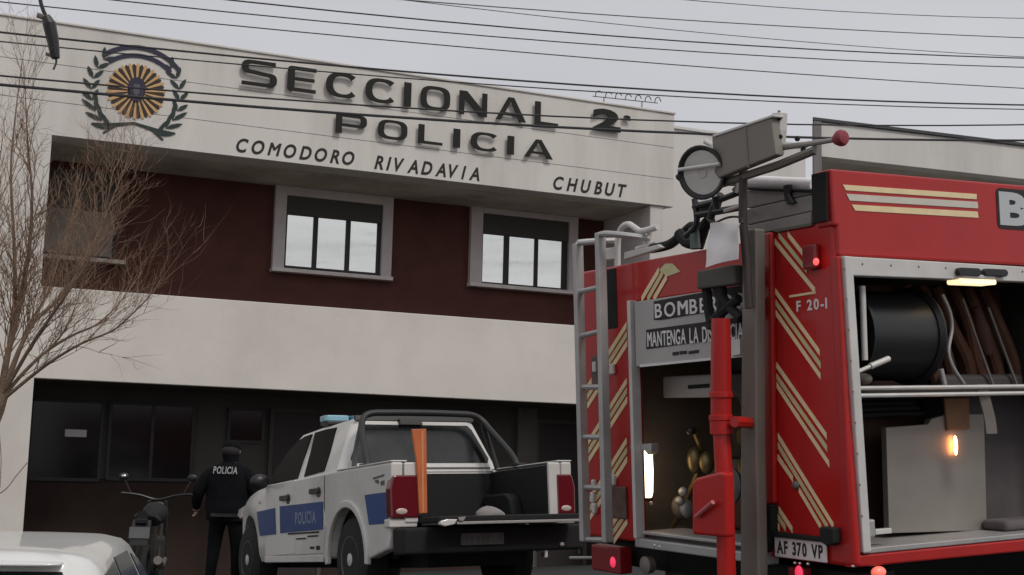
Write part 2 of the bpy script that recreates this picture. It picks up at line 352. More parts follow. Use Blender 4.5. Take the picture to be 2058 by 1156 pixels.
# ------------------------------------------------------------------ police station
st = thing('police_station', 'white two storey police station with maroon upper wall and lettered parapet', 'building', BO, (0, 0, BYAW))
SL, SR = -12.0, 6.30
for z0, z1 in ((6.925, 7.492), (7.500, 8.142), (8.150, 8.85)):      # three cast slabs with fine joints
    MB().box(SL, 6.81, 0, 0.18, z0, z1).build('fascia_slab', M['stucco'], st, bevel=0.006)
MB().box(SL, 6.80, 0.18, 0.6, 6.94, 8.78).build('parapet_back', M['stucco'], st)
MB().box(SL, 6.83, -0.03, 0.62, 8.85, 8.89).build('parapet_coping', M['stucco'], st, bevel=0.008)
MB().box(SL, 6.79, 0.60, 2.35, 6.92, 7.12).build('soffit', M['soffit'], st)
MB().box(SL, 6.6, 0.6, 12, 8.3, 8.5).build('roof', M['concrete'], st)
MB().box(SL, 6.42, 2.08, 2.35, 4.0, 6.92).build('upper_wall', M['maroon'], st)
MB().box(SL, 6.40, 2.35, 12, 2.9, 8.3).build('upper_body', M['stucco'], st)
MB().box(SL, 6.40, 0.0, 0.2, 2.854, 4.372).build('balcony_parapet', M['band'], st, bevel=0.012)
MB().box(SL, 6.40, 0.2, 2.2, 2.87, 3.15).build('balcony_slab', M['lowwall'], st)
MB().box(-6.05, -5.16, 0.003, 0.6, 4.35, 6.95).build('upper_column', M['stucco'], st, bevel=0.012)
MB().box(-7.6, -5.16, 0.003, 0.5, -1.6, 2.86).build('lower_column', M['band'], st, bevel=0.012)
MB().box(6.30, 6.60, 0.05, 2.1, -1.4, 6.92).build('end_wall', M['surround'], st, bevel=0.01)
MB().box(6.40, 6.60, 2.1, 12, -1.4, 8.3).build('side_wall', M['stucco'], st)
MB().box(6.61, 12.2, 3.0, 11, -1.2, 9.46).build('side_wing', M['flowerwall'], st, bevel=0.02)
MB().box(6.61, 12.25, 2.95, 11.05, 9.46, 9.52).build('side_wing_coping', M['flowerwall'], st)
# ground floor, set back behind the forecourt
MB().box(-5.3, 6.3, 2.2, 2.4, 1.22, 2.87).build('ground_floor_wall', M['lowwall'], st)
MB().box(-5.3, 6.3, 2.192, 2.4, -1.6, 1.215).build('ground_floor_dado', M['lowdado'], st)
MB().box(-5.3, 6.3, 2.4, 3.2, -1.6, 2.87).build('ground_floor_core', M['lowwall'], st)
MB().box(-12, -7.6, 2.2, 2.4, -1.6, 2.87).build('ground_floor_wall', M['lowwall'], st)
def low_window(s0, s1, z0, z1, mull=()):
    f = MB()
    for a in (s0, *mull, s1): f.box(a-0.03, a+0.03, 2.13, 2.19, z0, z1)
    f.box(s0, s1, 2.135, 2.185, z0-0.03, z0+0.03); f.box(s0, s1, 2.135, 2.185, z1-0.03, z1+0.03)
    fr = f.build('ground_window', M['darkframe'], st)
    e = [s0, *mull, s1]
    for a, b in zip(e, e[1:]): MB().box(a+0.03, b-0.03, 2.15, 2.165, z0+0.03, z1-0.03).build('pane', M['darkglass'], fr)
low_window(-5.02, -3.80, 1.20, 2.60); low_window(-3.66, -2.16, 1.23, 2.60, (-2.9,)); low_window(-1.50, -0.85, 1.97, 2.58)
for s0, s1 in ((-0.65, 0.30), (4.90, 5.95)):
    dr = MB().box(s0, s1, 2.12, 2.19, -1.2, 2.55).build('entrance_door', M['door'], st, bevel=0.01)
    f = MB(); f.box(s0-0.08, s0, 2.10, 2.2, -1.2, 2.63); f.box(s1, s1+0.08, 2.10, 2.2, -1.2, 2.63); f.box(s0, s1, 2.10, 2.2, 2.55, 2.63)
    f.build('door_frame', M['lowwall'], dr)
    MB().tube([(s1-0.12, 2.06, -0.1), (s1-0.12, 2.06, 0.3)], 0.015).build('handle', M['grey'], dr)
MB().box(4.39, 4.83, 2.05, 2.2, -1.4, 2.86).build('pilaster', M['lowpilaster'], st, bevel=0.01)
nb = MB().box(-4.43, -4.06, 2.10, 2.125, 1.96, 2.09).build('light_patch_panel', M['white'])  # white panel stands in for a bright patch of light in the glass
nb.parent = None; nb.location = BO; nb.rotation_euler = (0, 0, BYAW); tag(nb, 'small white panel standing for a patch of light in the dark ground floor window left of the pillar', 'light patch')

def upper_window(so0, so1, zo0, s0, s1, z0, z1, zb, panes, blind, pane_mat='glass', surround='surround', sill='sill'):
    """surround so0..so1 down to zo0; opening s0..s1 x z0..z1; roller blind down to zb"""
    sr = MB(); yf = 1.95
    sr.box(so0, s0, yf, 2.08, zo0, 6.915); sr.box(s1, so1, yf, 2.08, zo0, 6.915); sr.box(s0, s1, yf+0.003, 2.08, z1, 6.915)
    w_ = sr.build('window', M[surround], st, bevel=0.006)
    MB().box(so0-0.02, so1+0.02, yf-0.08, 2.08, zo0-0.075, zo0).build('window_sill', M[sill], w_, bevel=0.008)
    fr = MB(); e = 0.035
    fr.box(s0, panes[0][0], 2.04, 2.075, zo0+0.003, z1); fr.box(panes[-1][1], s1, 2.04, 2.075, zo0+0.003, z1)
    for a, b in zip(panes, panes[1:]): fr.box(a[1], b[0], 2.03, 2.075, zo0+0.003, zb)
    fr.box(panes[0][0], panes[-1][1], 2.042, 2.074, zo0+0.003, z0)
    fr.build('frame', M['darkframe'], w_)
    MB().box(s0, s1, 2.0, 2.03, zb, z1).build('roller_blind', M[blind], w_)
    for a, b in panes:
        MB().box(a, b, 2.05, 2.062, z0, zb).build('pane', M[pane_mat], w_)
    return w_
upper_window(-0.875, 1.515, 5.30, -0.648, 1.302, 5.375, 6.74, 6.375, [(-0.60, -0.085), (0.01, 0.575), (0.67, 1.215)], 'shutter')
upper_window(3.195, 5.63, 5.33, 3.455, 5.425, 5.385, 6.80, 6.385, [(3.50, 3.965), (4.085, 4.66), (4.745, 5.29)], 'shutter')
upper_window(-5.30, -3.62, 5.19, -5.14, -3.80, 5.25, 6.80, 6.08, [(-5.1, -3.84)], 'shutter', pane_mat='shuttergrey', surround='maroon', sill='soffit')

# raised lettering on the parapet: each word is a sign of its own, each letter a piece
def fac(st_off):
    return lambda a, b, d: (a, -st_off-d, b)
def facade_sign(name, label, words, depth, off, mt, gap, shear, boff, extra=()):
    t = thing(name, label, 'lettering', BO, (0, 0, BYAW))
    for tx, bx in words: letters(tx, bx, fac(off), M[mt], t, depth, gap=gap, shear=shear, offset=boff)
    for tx, bx in extra: letters(tx, bx, fac(off), M[mt], t, depth, offset=0.045)
    return t
facade_sign('raised_lettering', 'large black raised letters reading SECCIONAL 2 on the parapet', 
            [('SECCIONAL', (-2.07, 4.15, 8.225, 8.69))], 0.03, 0.06, 'letter', 0.385, 0, 'wide', [('2', (4.91, 5.53, 8.29, 8.73)), ('a', (5.60, 5.77, 8.56, 8.66))])
facade_sign('raised_lettering', 'large black raised letters reading POLICIA, second line on the parapet',
            [('POLICIA', (-0.31, 4.05, 7.565, 7.925))], 0.03, 0.06, 'letter', 0.46, 0, 'wide')
facade_sign('painted_lettering', 'small slanted hand painted words COMODORO RIVADAVIA CHUBUT along the parapet bottom',
            [('COMODORO', (-2.08, 0.09, 7.0, 7.262)), ('RIVADAVIA', (0.47, 2.56, 6.985, 7.25)), ('CHUBUT', (4.11, 5.73, 6.995, 7.268))], 0.004, 0.002, 'paintblack', 0.19, 0.28, 0.028)

# provincial police emblem: rayed sun, wreath of leaf pairs, ribbon arcs
em = thing('police_emblem', 'round painted emblem with golden sun rays inside a dark green wreath', 'emblem', BO, (0, 0, BYAW))
EC = (-3.845, 7.86)
def ep(poly, d0, d1, mt, name):
    return MB().prism([(EC[0]+a, EC[1]+b) for a, b in poly], 'y', -d0, -d1).build(name, M[mt], em)
NR = 22
ep([(0.455*math.cos(t*math.pi/20), 0.455*math.sin(t*math.pi/20)) for t in range(40)], 0.001, 0.008, 'brownblack', 'sun_disc')
for k in range(NR):
    a = 2*math.pi*(k+0.5)/NR; da = math.pi/NR*0.43
    pl = []
    for r_, f in ((0.15, 0.9), (0.36, 1.0), (0.465, 0.95), (0.495, 0.5)): pl.append((r_*math.cos(a+da*f), r_*math.sin(a+da*f)))
    for r_, f in ((0.495, -0.5), (0.465, -0.95), (0.36, -1.0), (0.15, -0.9)): pl.append((r_*math.cos(a+da*f), r_*math.sin(a+da*f)))
    ep(pl, 0.0085, 0.016, 'gold', 'sun_ray')
    a2 = 2*math.pi*k/NR; pl = []
    for r_, f in ((0.15, 0.8), (0.36, 0.9), (0.45, 0.8), (0.48, 0.3), (0.48, -0.3), (0.45, -0.8), (0.36, -0.9), (0.15, -0.8)): pl.append((r_*math.cos(a2+da*f*1.2), r_*math.sin(a2+da*f*1.2)))
    ep(pl, 0.0085, 0.013, 'brownblack', 'sun_dark_ray')  # dark brown rays alternating with the gold ones
ep([(-0.15, 0.10), (-0.10, 0.21), (0.0, 0.245), (0.11, 0.21), (0.15, 0.10), (0.12, -0.02), (0.10, -0.14), (0.0, -0.20), (-0.09, -0.14), (-0.11, -0.02)], 0.017, 0.03, 'navy', 'centre_shield')
ep([(-0.05, 0.12), (0.05, 0.12), (0.055, -0.03), (0.0, -0.09), (-0.055, -0.03)], 0.031, 0.036, 'cablegrey', 'shield_charge')
def arc(r0, a0, a1, n, cx=0, cy=0, ry=None):
    ry = ry or r0
    return [(cx+r0*math.cos(math.radians(a0+(a1-a0)*k/n)), cy+ry*math.sin(math.radians(a0+(a1-a0)*k/n))) for k in range(n+1)]
ep(stroke2d(arc(0.86, 134, 38, 16, 0.02, -0.02, 0.80), 0.075), 0.001, 0.02, 'navy', 'ribbon')
ep(stroke2d(arc(0.72, 134, 42, 16, 0.02, -0.02, 0.655), 0.07), 0.001, 0.02, 'navy', 'ribbon')
for sgn in (-1, 1):
    for k in range(8):
        t = math.radians(-58 + 14*k); bx_, by_ = -0.74*math.cos(t), 0.80*math.sin(t) - 0.03
        tang = math.atan2(0.80*math.cos(t), 0.74*math.sin(t)); sc_ = 0.22 if k > 2 else 0.30
        for side in (-1, 1):
            th = tang + side*math.radians(38 if k > 2 else 26); ux, uy = math.cos(th)*sc_, math.sin(th)*sc_; nx, ny = -math.sin(th)*0.036, math.cos(th)*0.036
            pl = [(0, 0), (ux*0.35+nx, uy*0.35+ny), (ux*0.75+nx*0.9, uy*0.75+ny*0.9), (ux, uy), (ux*0.75-nx*0.7, uy*0.75-ny*0.7), (ux*0.35-nx, uy*0.35-ny)]
            ep([(-sgn*(bx_+a_), by_+b_) for a_, b_ in pl], 0.001 + 0.0015*(side+1), 0.018 + 0.0015*(side+1), 'leafgreen', 'wreath_leaf')
    ep(stroke2d([(sgn*0.50, -0.80), (sgn*0.30, -0.64), (0, -0.565), (-sgn*0.40, -0.64), (-sgn*0.70, -0.66)], [0.03, 0.045, 0.04, 0.05, 0.03]), 0.001+0.0011*(sgn+1), 0.016+0.001*(sgn+1), 'leafgreen', 'wreath_stem')

# rack of insulators on the roof edge
rk = thing('roof_rail', 'thin dark wire rail with short curved prongs on the station roof above the number 2', 'railing', BO, (0, 0, BYAW))
MB().tube([(5.44, 1.0, 9.30), (6.98, 1.0, 9.36)], 0.010, 5).build('rail', M['cablegrey'], rk)
for k in range(7):
    x = 5.5+0.235*k; MB().tube(smooth_path([(x, 1.0, 9.30+0.009*k), (x+0.02, 1.0, 9.40+0.009*k), (x+0.10, 1.0, 9.43+0.009*k), (x+0.15, 1.0, 9.40)], 4), 0.011, 5).build('prong', M['cablegrey'], rk)
MB().tube([(6.6, 1.0, 8.5), (6.6, 1.0, 9.35)], 0.012, 5).build('post', M['cablegrey'], rk); MB().tube([(5.7, 1.0, 8.5), (5.7, 1.0, 9.32)], 0.012, 5).build('post', M['cablegrey'], rk)

# ------------------------------------------------------------------ neighbouring house on the right
NHO = Vector((5.731, 25.0, 0))
nh = thing('neighbour_house', 'pale flat roofed house with dark roof edge behind the fire truck', 'house', NHO, (0, 0, math.radians(18.5)))
def nplan(x0, x1, y0, y1): return [(x0 + 0.61*max(0, y0), y0), (x1, y0), (x1, y1), (x0 + 0.61*y1, y1)]      # the side wall runs back at an angle along the plot line
MB().prism(nplan(0.10, 16, 0, 0.3), 'z', 7.64, 8.32).build('fascia', M['flowerwall'], nh, bevel=0.008)
MB().prism(nplan(-0.10, 16.1, -0.05, 9), 'z', 8.32, 8.385).build('roof_coping', M['coping'], nh, bevel=0.008)
MB().prism(nplan(-0.07, 0.10, -0.04, 0.3), 'z', 7.0, 8.32).build('corner_post', M['cornershade'], nh, bevel=0.008)  # dark grey strip paints the side shading of the house corner
MB().prism(nplan(0.10, 16, 0.3, 2.0), 'z', 7.66, 7.78).build('soffit', M['soffit'], nh)
MB().prism(nplan(0.10, 16, 1.4, 9), 'z', -1.4, 7.66).build('wall', M['flowerwall'], nh)
MB().prism(nplan(0.10, 16, 2.0, 9), 'z', 7.66, 8.32).build('roof_edge', M['flowerwall'], nh)
f = MB().box(1.2, 5.2, 1.34, 1.40, 6.6, 7.62).build('window', M['darkframe'], nh)
for k in range(4): MB().box(1.32+0.97*k, 2.16+0.97*k, 1.31, 1.34, 6.75, 7.52).build('pane', M['glass'], f)

# ------------------------------------------------------------------ overhead cables along the street
def cable(label, pts, off, r, mt='cable', group='overhead cables along the street', ext=14):
    S_ = np.array([p[0] for p in pts]); Z_ = np.array([p[1] for p in pts]); cf = np.polyfit(S_, Z_, 2)   # an even sag
    def zc(s):
        q = min(max(s, S_[0]), S_[-1]); return float(np.polyval(cf, q)) + float(np.polyval(np.polyder(cf), q))*(s-q)
    n_ = int(S_[-1]-S_[0]+2*ext) + 1
    P3 = [bw(s, off, zc(s)) for s in np.linspace(S_[0]-ext, S_[-1]+ext, n_)]
    o = MB().tube([tuple(p) for p in P3], r*0.86, 6).build('overhead_cable', M[mt], smooth=True)
    tag(o, label, 'cable', group); return o
cable('thin cable crossing the top right sky, second highest', [(-2.047,6.889), (-0.864,7.001), (1.367,7.221), (3.720,7.464), (7.340,7.897)], -9, 0.0075, 'cablegrey')
cable('thin faint cable starting above the roof centre and crossing a thicker one at right', [(-1.326,7.282), (-0.451,7.329), (1.715,7.483), (3.820,7.616), (6.060,7.789), (8.317,8.051)], -8, 0.006, 'cablegrey')
cable('dark cable through the middle of the sky that meets a fainter cable at right', [(-4.281,6.191), (-2.866,6.291), (-1.269,6.387), (0.610,6.542), (2.625,6.735), (6.342,7.164)], -10, 0.009, 'cable')
cable('cable in the sky third above the parapet', [(-5.267,6.349), (-3.680,6.444), (-0.853,6.622), (1.738,6.849), (4.364,7.122), (7.324,7.451)], -9, 0.008, 'cable')
cable('cable in the sky second above the parapet', [(-6.335,6.454), (-4.606,6.576), (-2.706,6.698), (-0.436,6.806), (3.400,7.094), (8.299,7.544)], -8, 0.008, 'cable')
cable('highest thin cable in the top right corner of the sky', [(1.733,7.523), (2.935,7.637), (4.705,7.831), (7.350,8.189)], -9, 0.006, 'cablegrey')
cable('thick dark cable just along the parapet top edge above SECCIONAL', [(-6.365,5.523), (-5.827,5.543), (-4.695,5.595), (-3.217,5.663), (-1.080,5.813), (0.338,5.914), (3.002,6.148), (6.319,6.518)], -10, 0.012, 'cable')
cable('thinner cable passing in front of the S of SECCIONAL', [(-6.348,5.550), (-5.794,5.579), (-4.041,5.663), (-2.268,5.766), (-0.907,5.867), (1.248,6.040), (3.890,6.290), (6.711,6.606)], -9.6, 0.008, 'cable')
cable('cable crossing the emblem centre and the feet of SECCIONAL', [(-6.364,4.833), (-5.644,4.854), (-4.645,4.914), (-3.509,4.980), (-2.193,5.066), (-0.596,5.198), (1.149,5.374), (3.194,5.608), (5.325,5.887)], -11, 0.010, 'cable')
cable('thickest black cable under the word SECCIONAL, touching the P of POLICIA', [(-6.373,4.618), (-5.683,4.641), (-4.725,4.687), (-3.585,4.756), (-2.375,4.833), (-1.283,4.889), (0.499,5.051), (2.951,5.307), (4.826,5.515)], -11.5, 0.015, 'cable')
for k, zz in enumerate((8.75, 9.05, 9.5)):
    cable(('lowest', 'middle', 'highest')[k] + ' of three cables mirrored in the upper window panes', [(-6, zz+0.1), (0, zz), (8, zz+0.05+0.06*k)], -16.0-0.3*k, 0.014, 'cable', group='near cables mirrored in the windows')
# hanging splice closure on the left
sp = thing('cable_splice', 'dark cable splice with clamp hanging at the top left in front of the parapet', 'splice', bw(0, -10.3, 0), (0, 0, BYAW))
def sb(a): return (a[0], 0, a[1])
MB().tube(smooth_path([sb(p) for p in [(-6.104,6.081), (-6.051,5.822), (-6.017,5.715), (-5.971,5.626)]], 5), 0.018, 6).build('drop_wire', M['cable'], sp, smooth=True)
MB().tube([sb(p) for p in [(-5.986,5.652), (-5.950,5.581), (-5.914,5.455), (-5.889,5.338), (-5.870,5.254)]], [0.04, 0.062, 0.058, 0.05, 0.04], 8).build('closure', M['blackgloss'], sp, bevel=0.006)
MB().tube([sb(p) for p in [(-6.065,5.649), (-5.930,5.623)]], 0.025, 6).build('clamp', M['grey'], sp)
MB().tube([sb(p) for p in [(-5.961,5.288), (-5.871,5.268)]], 0.016, 6).build('bracket', M['cablegrey'], sp)
MB().tube(smooth_path([sb(p) for p in [(-5.870,5.263), (-5.863,5.216), (-5.884,5.145)]], 3), 0.010, 5).build('tail_wire', M['cable'], sp)

# ------------------------------------------------------------------ bare tree at the left
tr = thing('bare_tree', 'leafless tree with many thin brown twigs at the left edge', 'tree', (-4.55, 12.0, z_lot(-4.55, 12.0)))
TZ = z_lot(-4.55, 12.0); TO_ = Vector((-4.55, 12.0, TZ))
def tl(p): return tuple(Vector(p) - TO_)
tk = MB(); tk.tube(smooth_path([(-0.36, 0, -0.3), (-0.32, 0, 0.5), (-0.20, 0.02, 1.2), tl((-4.528,12.000,2.099))], 4), [0.12]*4+[0.10]*4+[0.085]*4+[0.07], 9)
tk.build('trunk', M['bark'], tr, smooth=True)
mains = [ # main limbs with their radii
 ([(-4.527,12.000,2.090), (-4.498,12.000,2.411), (-4.436,12.000,2.771), (-4.355,11.900,3.119), (-4.296,11.800,3.509), (-4.280,11.700,3.895), (-4.308,11.600,4.277), (-4.337,11.500,4.791)], 0.040),
 ([(-4.522,12.000,2.143), (-4.500,12.050,2.550), (-4.505,12.100,2.962), (-4.593,12.200,3.527), (-4.667,12.200,4.134), (-4.707,12.300,4.680), (-4.682,12.300,5.212)], 0.036),
 ([(-4.512,12.000,2.121), (-4.371,12.000,2.548), (-4.289,12.100,2.786), (-4.133,12.200,2.984), (-4.003,12.300,3.279), (-3.875,12.400,3.675), (-3.788,12.500,4.031), (-3.739,12.600,4.296)], 0.03),
 ([(-4.501,12.000,2.100), (-4.229,11.800,2.488), (-4.004,11.600,2.735), (-3.835,11.500,2.944), (-3.631,11.400,3.238), (-3.503,11.300,3.569), (-3.433,11.200,3.853), (-3.409,11.200,4.005)], 0.024),
 ([(-4.491,12.000,2.078), (-4.350,12.000,2.272), (-4.178,12.100,2.495), (-3.974,12.200,2.659), (-3.807,12.300,2.766), (-3.665,12.400,2.952), (-3.580,12.500,3.132), (-3.511,12.600,3.314)], 0.024),
 ([(-4.489,12.000,2.056), (-4.225,11.900,2.255), (-4.003,11.800,2.397), (-3.741,11.700,2.535), (-3.487,11.700,2.650), (-3.307,11.600,2.775), (-3.126,11.500,2.940), (-3.028,11.500,3.095)], 0.022),
 ([(-4.178,12.100,2.495), (-4.074,12.100,2.619), (-4.003,12.100,2.761), (-3.955,12.200,3.035), (-3.908,12.200,3.359)], 0.014),
 ([(-4.458,12.000,2.234), (-4.443,12.200,2.565), (-4.461,12.400,2.770), (-4.390,12.600,3.078), (-4.347,12.800,3.541), (-4.287,12.900,3.954), (-4.271,13.000,4.324)], 0.022),
 ([(-4.555,12.000,2.054), (-4.561,11.800,2.480), (-4.557,11.600,3.071), (-4.531,11.500,3.669), (-4.458,11.400,4.223)], 0.035),
 ([(-4.524,12.000,2.055), (-4.522,12.000,1.790), (-4.446,11.900,1.528), (-4.398,11.800,1.271)], 0.012),
 ([(-4.517,11.800,1.140), (-4.353,11.800,1.251), (-4.275,11.800,1.359), (-4.177,11.800,1.490)], 0.008),
]
bm_ = MB(); tw = MB(); rt = random.Random(11)
def twig(p, d, ln, r, lvl):
    n = 5; pts = [Vector(p)]; dd = Vector(d).normalized(); br = []
    for k in range(n):
        dd = (dd + Vector((rt.gauss(0, 0.16), rt.gauss(0, 0.16), rt.gauss(0.06, 0.12)))).normalized()
        pts.append(pts[-1] + dd*ln/n); br.append((pts[-1], dd.copy()))
    tw.tube([tl(q) for q in pts], [r*(1-0.16*k) for k in range(n+1)], 4 if r > 0.006 else 3, cap=False)
    if lvl > 0:
        for q, e in br[1:]:
            for _ in range(2 if rt.random() < 0.25 else 1):
                s_ = Vector((rt.gauss(0, 1), rt.gauss(0, 1), rt.gauss(0.2, 0.7))).normalized()
                twig(q, e*0.8 + s_*0.62, ln*rt.uniform(0.35, 0.6), r*0.62, lvl-1)
for path, r0 in mains:
    sp_ = smooth_path(path, 5); m_ = len(sp_)
    bm_.tube([tl(p) for p in sp_], [max(0.004, 0.8*r0*(1-0.9*i/(m_-1))) for i in range(m_)], 7)
    if r0 < 0.013: continue
    V = [Vector(p) for p in sp_]
    for i in range(4, m_-1):
        d = (V[i+1]-V[i-1]).normalized()
        for _ in range(2 if r0 > 0.027 else 1):
            s_ = Vector((rt.gauss(0.1, 1), rt.gauss(0, 0.8), rt.gauss(0.3, 0.7))).normalized()
            fr = 1-0.7*i/m_
            if rt.random() < (0.75 if V[i].x < -3.6 else 0.4) * (1.0 if V[i].z < 4.3 else 0.45): twig(V[i], d*1.0 + s_*0.5, rt.uniform(0.3, 0.75), max(0.003, r0*0.16*fr+0.0015), 2 if rt.random() < 0.6 else 1)
bm_.build('branches', M['bark'], tr, smooth=True)
t_ = tw.build('twigs', M['twig'], tr, recalc=False); tag(t_, kind='stuff')
# ------------------------------------------------------------------ fire truck (x towards its cab, y across the rear to the left, z up)
ft = thing('fire_truck', 'red fire truck with open side locker and striped rear at the right', 'fire truck', TO, TROT)
def tp(yz, x=0.0): return (x, yz[0], yz[1])
def spn(xz, y=0.0): return (xz[0], y, xz[1])
FW = 2.45
# rear wall panels
MB().prism([(0.024, 2.03), (-0.036, 0.285), (0.62, 0.285), (0.62, 2.03)], 'x', 0, 0.05).build('rear_panel', M['red'], ft, bevel=0.022, seg=3)
MB().prism([(1.80, 0.27), (2.452, 0.27), (2.452, 2.0), (1.80, 2.0)], 'x', 0, 0.05).build('rear_panel', M['red'], ft, bevel=0.02, seg=3)
MB().box(0.002, 0.05, 0.62, 1.80, 1.755, 2.0).build('rear_header', M['red'], ft, bevel=0.008)
MB().box(-0.006, 0.03, 1.99, 2.16, 1.60, 1.985).build('black_vent', M['black'], ft, bevel=0.008)
MB().box(0.02, 5.0, 0.02, FW-0.01, 1.975, 1.998).build('roof_deck', M['grey'], ft)
MB().box(0.02, 5.0, FW-0.05, FW-0.004, 0.28, 1.97).build('left_side_panel', M['red'], ft)
MB().box(-0.03, 0.06, 0.60, 1.83, 0.245, 0.30).build('rear_sill', M['alu'], ft, bevel=0.008)
MB().box(-0.05, 0.02, 1.785, 1.815, 0.30, 1.76).build('opening_strip', M['alulight'], ft, bevel=0.006)
MB().box(-0.012, 0.30, 0.66, 1.78, 0.325, 0.345).build('rear_floor_edge', M['alu'], ft, bevel=0.005)
# rear locker recess
MB().box(1.0, 1.03, 0.60, 2.17, 0.30, 1.97).build('locker_back', M['lockerwall'], ft)
MB().box(0.051, 1.0, 2.14, 2.17, 0.30, 1.97).build('locker_side', M['lockerwall'], ft)
MB().box(0.051, 1.0, 0.60, 0.63, 0.30, 1.75).build('locker_side', M['lockerwall'], ft)
MB().box(0.051, 1.0, 0.63, 2.14, 1.74, 1.755).build('locker_ceiling', M['dark'], ft)
MB().box(0.051, 1.0, 0.63, 2.14, 0.285, 0.322).build('locker_floor', M['lockerwall'], ft)
# sign board in the top of the rear opening
sg = MB().prism([(1.758,1.749), (0.724,1.756), (0.746,1.366), (1.762,1.348)], 'x', -0.03, 0.005).build('warning_board', M['signgrey'], ft, bevel=0.004)
MB().prism([(1.712,1.359), (0.703,1.375), (0.704,1.364), (1.713,1.343)], 'x', -0.036, -0.0305).build('board_edge', M['white'], sg)
MB().prism([(1.549,1.735), (0.684,1.760), (0.691,1.642), (1.474,1.618), (1.555,1.623)], 'x', -0.034, -0.0305).build('dark_band', M['paintblack'], sg)
def tplace(x0): return lambda a, b, d: (x0-d, -a, b)      # a runs to the right as seen from behind
def tbox(l, r, sh=0.0): return (-l[0], -r[0], 0, 0)
def tword(text, y0, y1, z0, z1, mt, parent, x0=-0.0345, gap=0.14, off=0.0, joined=False, skew=0.0, name='letter', shear=0.0, dep=0.003):
    letters(text, (-y0, -y1, z0, z1), tplace(x0), M[mt], parent, dep, name=name, gap=gap, offset=off, joined=joined, zskew=skew, shear=shear)
a_, b_, c_ = (1.537,1.631), (0.712,1.674), (1.532,1.718)
tword('BOMBEROS', a_[0], b_[0], a_[1], c_[1], 'white', sg, gap=0.17, off=0.012)
MB().prism([(1.636,1.568), (0.694,1.585), (0.700,1.478), (1.642,1.450)], 'x', -0.034, -0.0305).build('dark_band', M['paintblack'], sg)
a_, b_, c_ = (1.623,1.461), (0.718,1.488), (1.618,1.552)
tword('MANTENGA LA DISTANCIA', a_[0], b_[0], a_[1], c_[1], 'white', sg, gap=0.10, off=0.012)
k_ = MB()
for l, r in (((1352, 712), (1362, 710)), ((1366, 711), (1379, 708)), ((1385, 710), (1391, 708)), ((1394, 709), (1404, 706))): pass
for q in ([(1.375,1.419), (1.316,1.421), (1.317,1.402), (1.376,1.400)], [(1.306,1.422), (1.239,1.423), (1.240,1.404), (1.307,1.403)], [(1.220,1.418), (1.125,1.422), (1.126,1.405), (1.221,1.401)]):
    k_.prism(q, 'x', -0.0345, -0.0305)
k_.build('small_print', M['paintblack'], sg)
# chevron stripes on both rear panels: three lines to a band
def stripe(l, r, wpx, x0, mt):
    # l, r: end points (y, z) on the panel; wpx: line width in metres
    d = (Vector(r)-Vector(l)).normalized(); 
    return MB().prism([(l[0], l[1]-wpx*0.62), (r[0], r[1]-wpx*0.62), (r[0], r[1]+wpx*0.62), (l[0], l[1]+wpx*0.62)], 'x', x0-0.0035, x0-0.0005).build('reflective_stripe', M[mt], ft)
WS = 0.0265
for l, r, mt in (((0.498,2.003), (0.170,1.681), 'cream'), ((0.435,2.004), (0.228,1.795), 'lime'), ((0.362,2.000), (0.225,1.857), 'cream'),
                 ((0.550,1.662), (0.156,1.238), 'cream'), ((0.539,1.707), (0.152,1.295), 'lime'), ((0.524,1.754), (0.156,1.361), 'cream'),
                 ((0.507,1.214), (0.120,0.792), 'cream'), ((0.508,1.262), (0.130,0.870), 'lime'), ((0.501,1.318), (0.130,0.933), 'cream'),
                 ((0.510,0.819), (0.398,0.707), 'cream'), ((0.355,0.655), (0.198,0.470), 'cream'), ((0.506,0.883), (0.147,0.471), 'lime'), ((0.503,0.932), (0.106,0.481), 'cream'),
                 ((0.557,0.483), (0.520,0.443), 'cream'), ((0.543,0.518), (0.472,0.447), 'lime'), ((0.518,0.543), (0.418,0.442), 'cream')):
    stripe(l, r, WS, 0.0, mt)
MB().prism([(0.369,1.674), (0.166,1.679), (0.167,1.667), (0.370,1.662)], 'x', -0.0035, -0.0005).build('reflective_stripe', M['cream'], ft)
for yb in (690, 803, 923, 1048):
    for k, mt in enumerate(('cream', 'lime', 'cream')):
        q0 = {690: ((2.386,1.097), (1.890,1.499)), 803: ((2.404,0.731), (1.907,1.148)), 923: ((2.422,0.343), (1.926,0.777)), 1048: ((2.101,0.257), (1.945,0.392))}[yb]
        dz = 0.058*k
        stripe((q0[0][0], q0[0][1]+dz), (q0[1][0], q0[1][1]+dz), WS*1.2, 0.0, mt)
for l, r, mt in (((1.594,1.751), (1.450,1.878), 'cream'), ((1.657,1.756), (1.489,1.908), 'lime'), ((1.720,1.761), (1.529,1.924), 'cream')): stripe(l, r, WS*1.2, 0.0, mt)
MB().prism([(1.529,1.924), (1.461,1.957), (1.391,1.950), (1.315,1.894), (1.450,1.878)], 'x', -0.0028, -0.0005).build('reflective_patch', M['lime'], ft)
MB().prism([(0.551,2.025), (0.461,2.025), (0.517,0.576), (0.610,0.560)], 'x', -0.035, 0.0).build('edge_bar', M['red'], ft, bevel=0.014, seg=3)
for q in ((2.292,0.604), (2.308,0.524), (2.293,0.454), (2.066,0.644), (2.244,1.363), (2.043,1.343)):
    MB().box(-0.03, -0.001, q[0]-0.02, q[0]+0.02, q[1]-0.035, q[1]+0.035).build('locker_latch', M['alulight'], ft, bevel=0.01)
for q in ((2.219,1.339), (2.026,0.505)):
    MB().box(-0.02, -0.001, q[0]-0.09, q[0]+0.07, q[1]-0.10, q[1]+0.10).build('latch_plate', mat('mottled_brown_plate', (0.14, 0.085, 0.07), 0.6, var=0.4, vscale=14), ft, bevel=0.01)  # mottled brown patches behind the ladder, built as plates
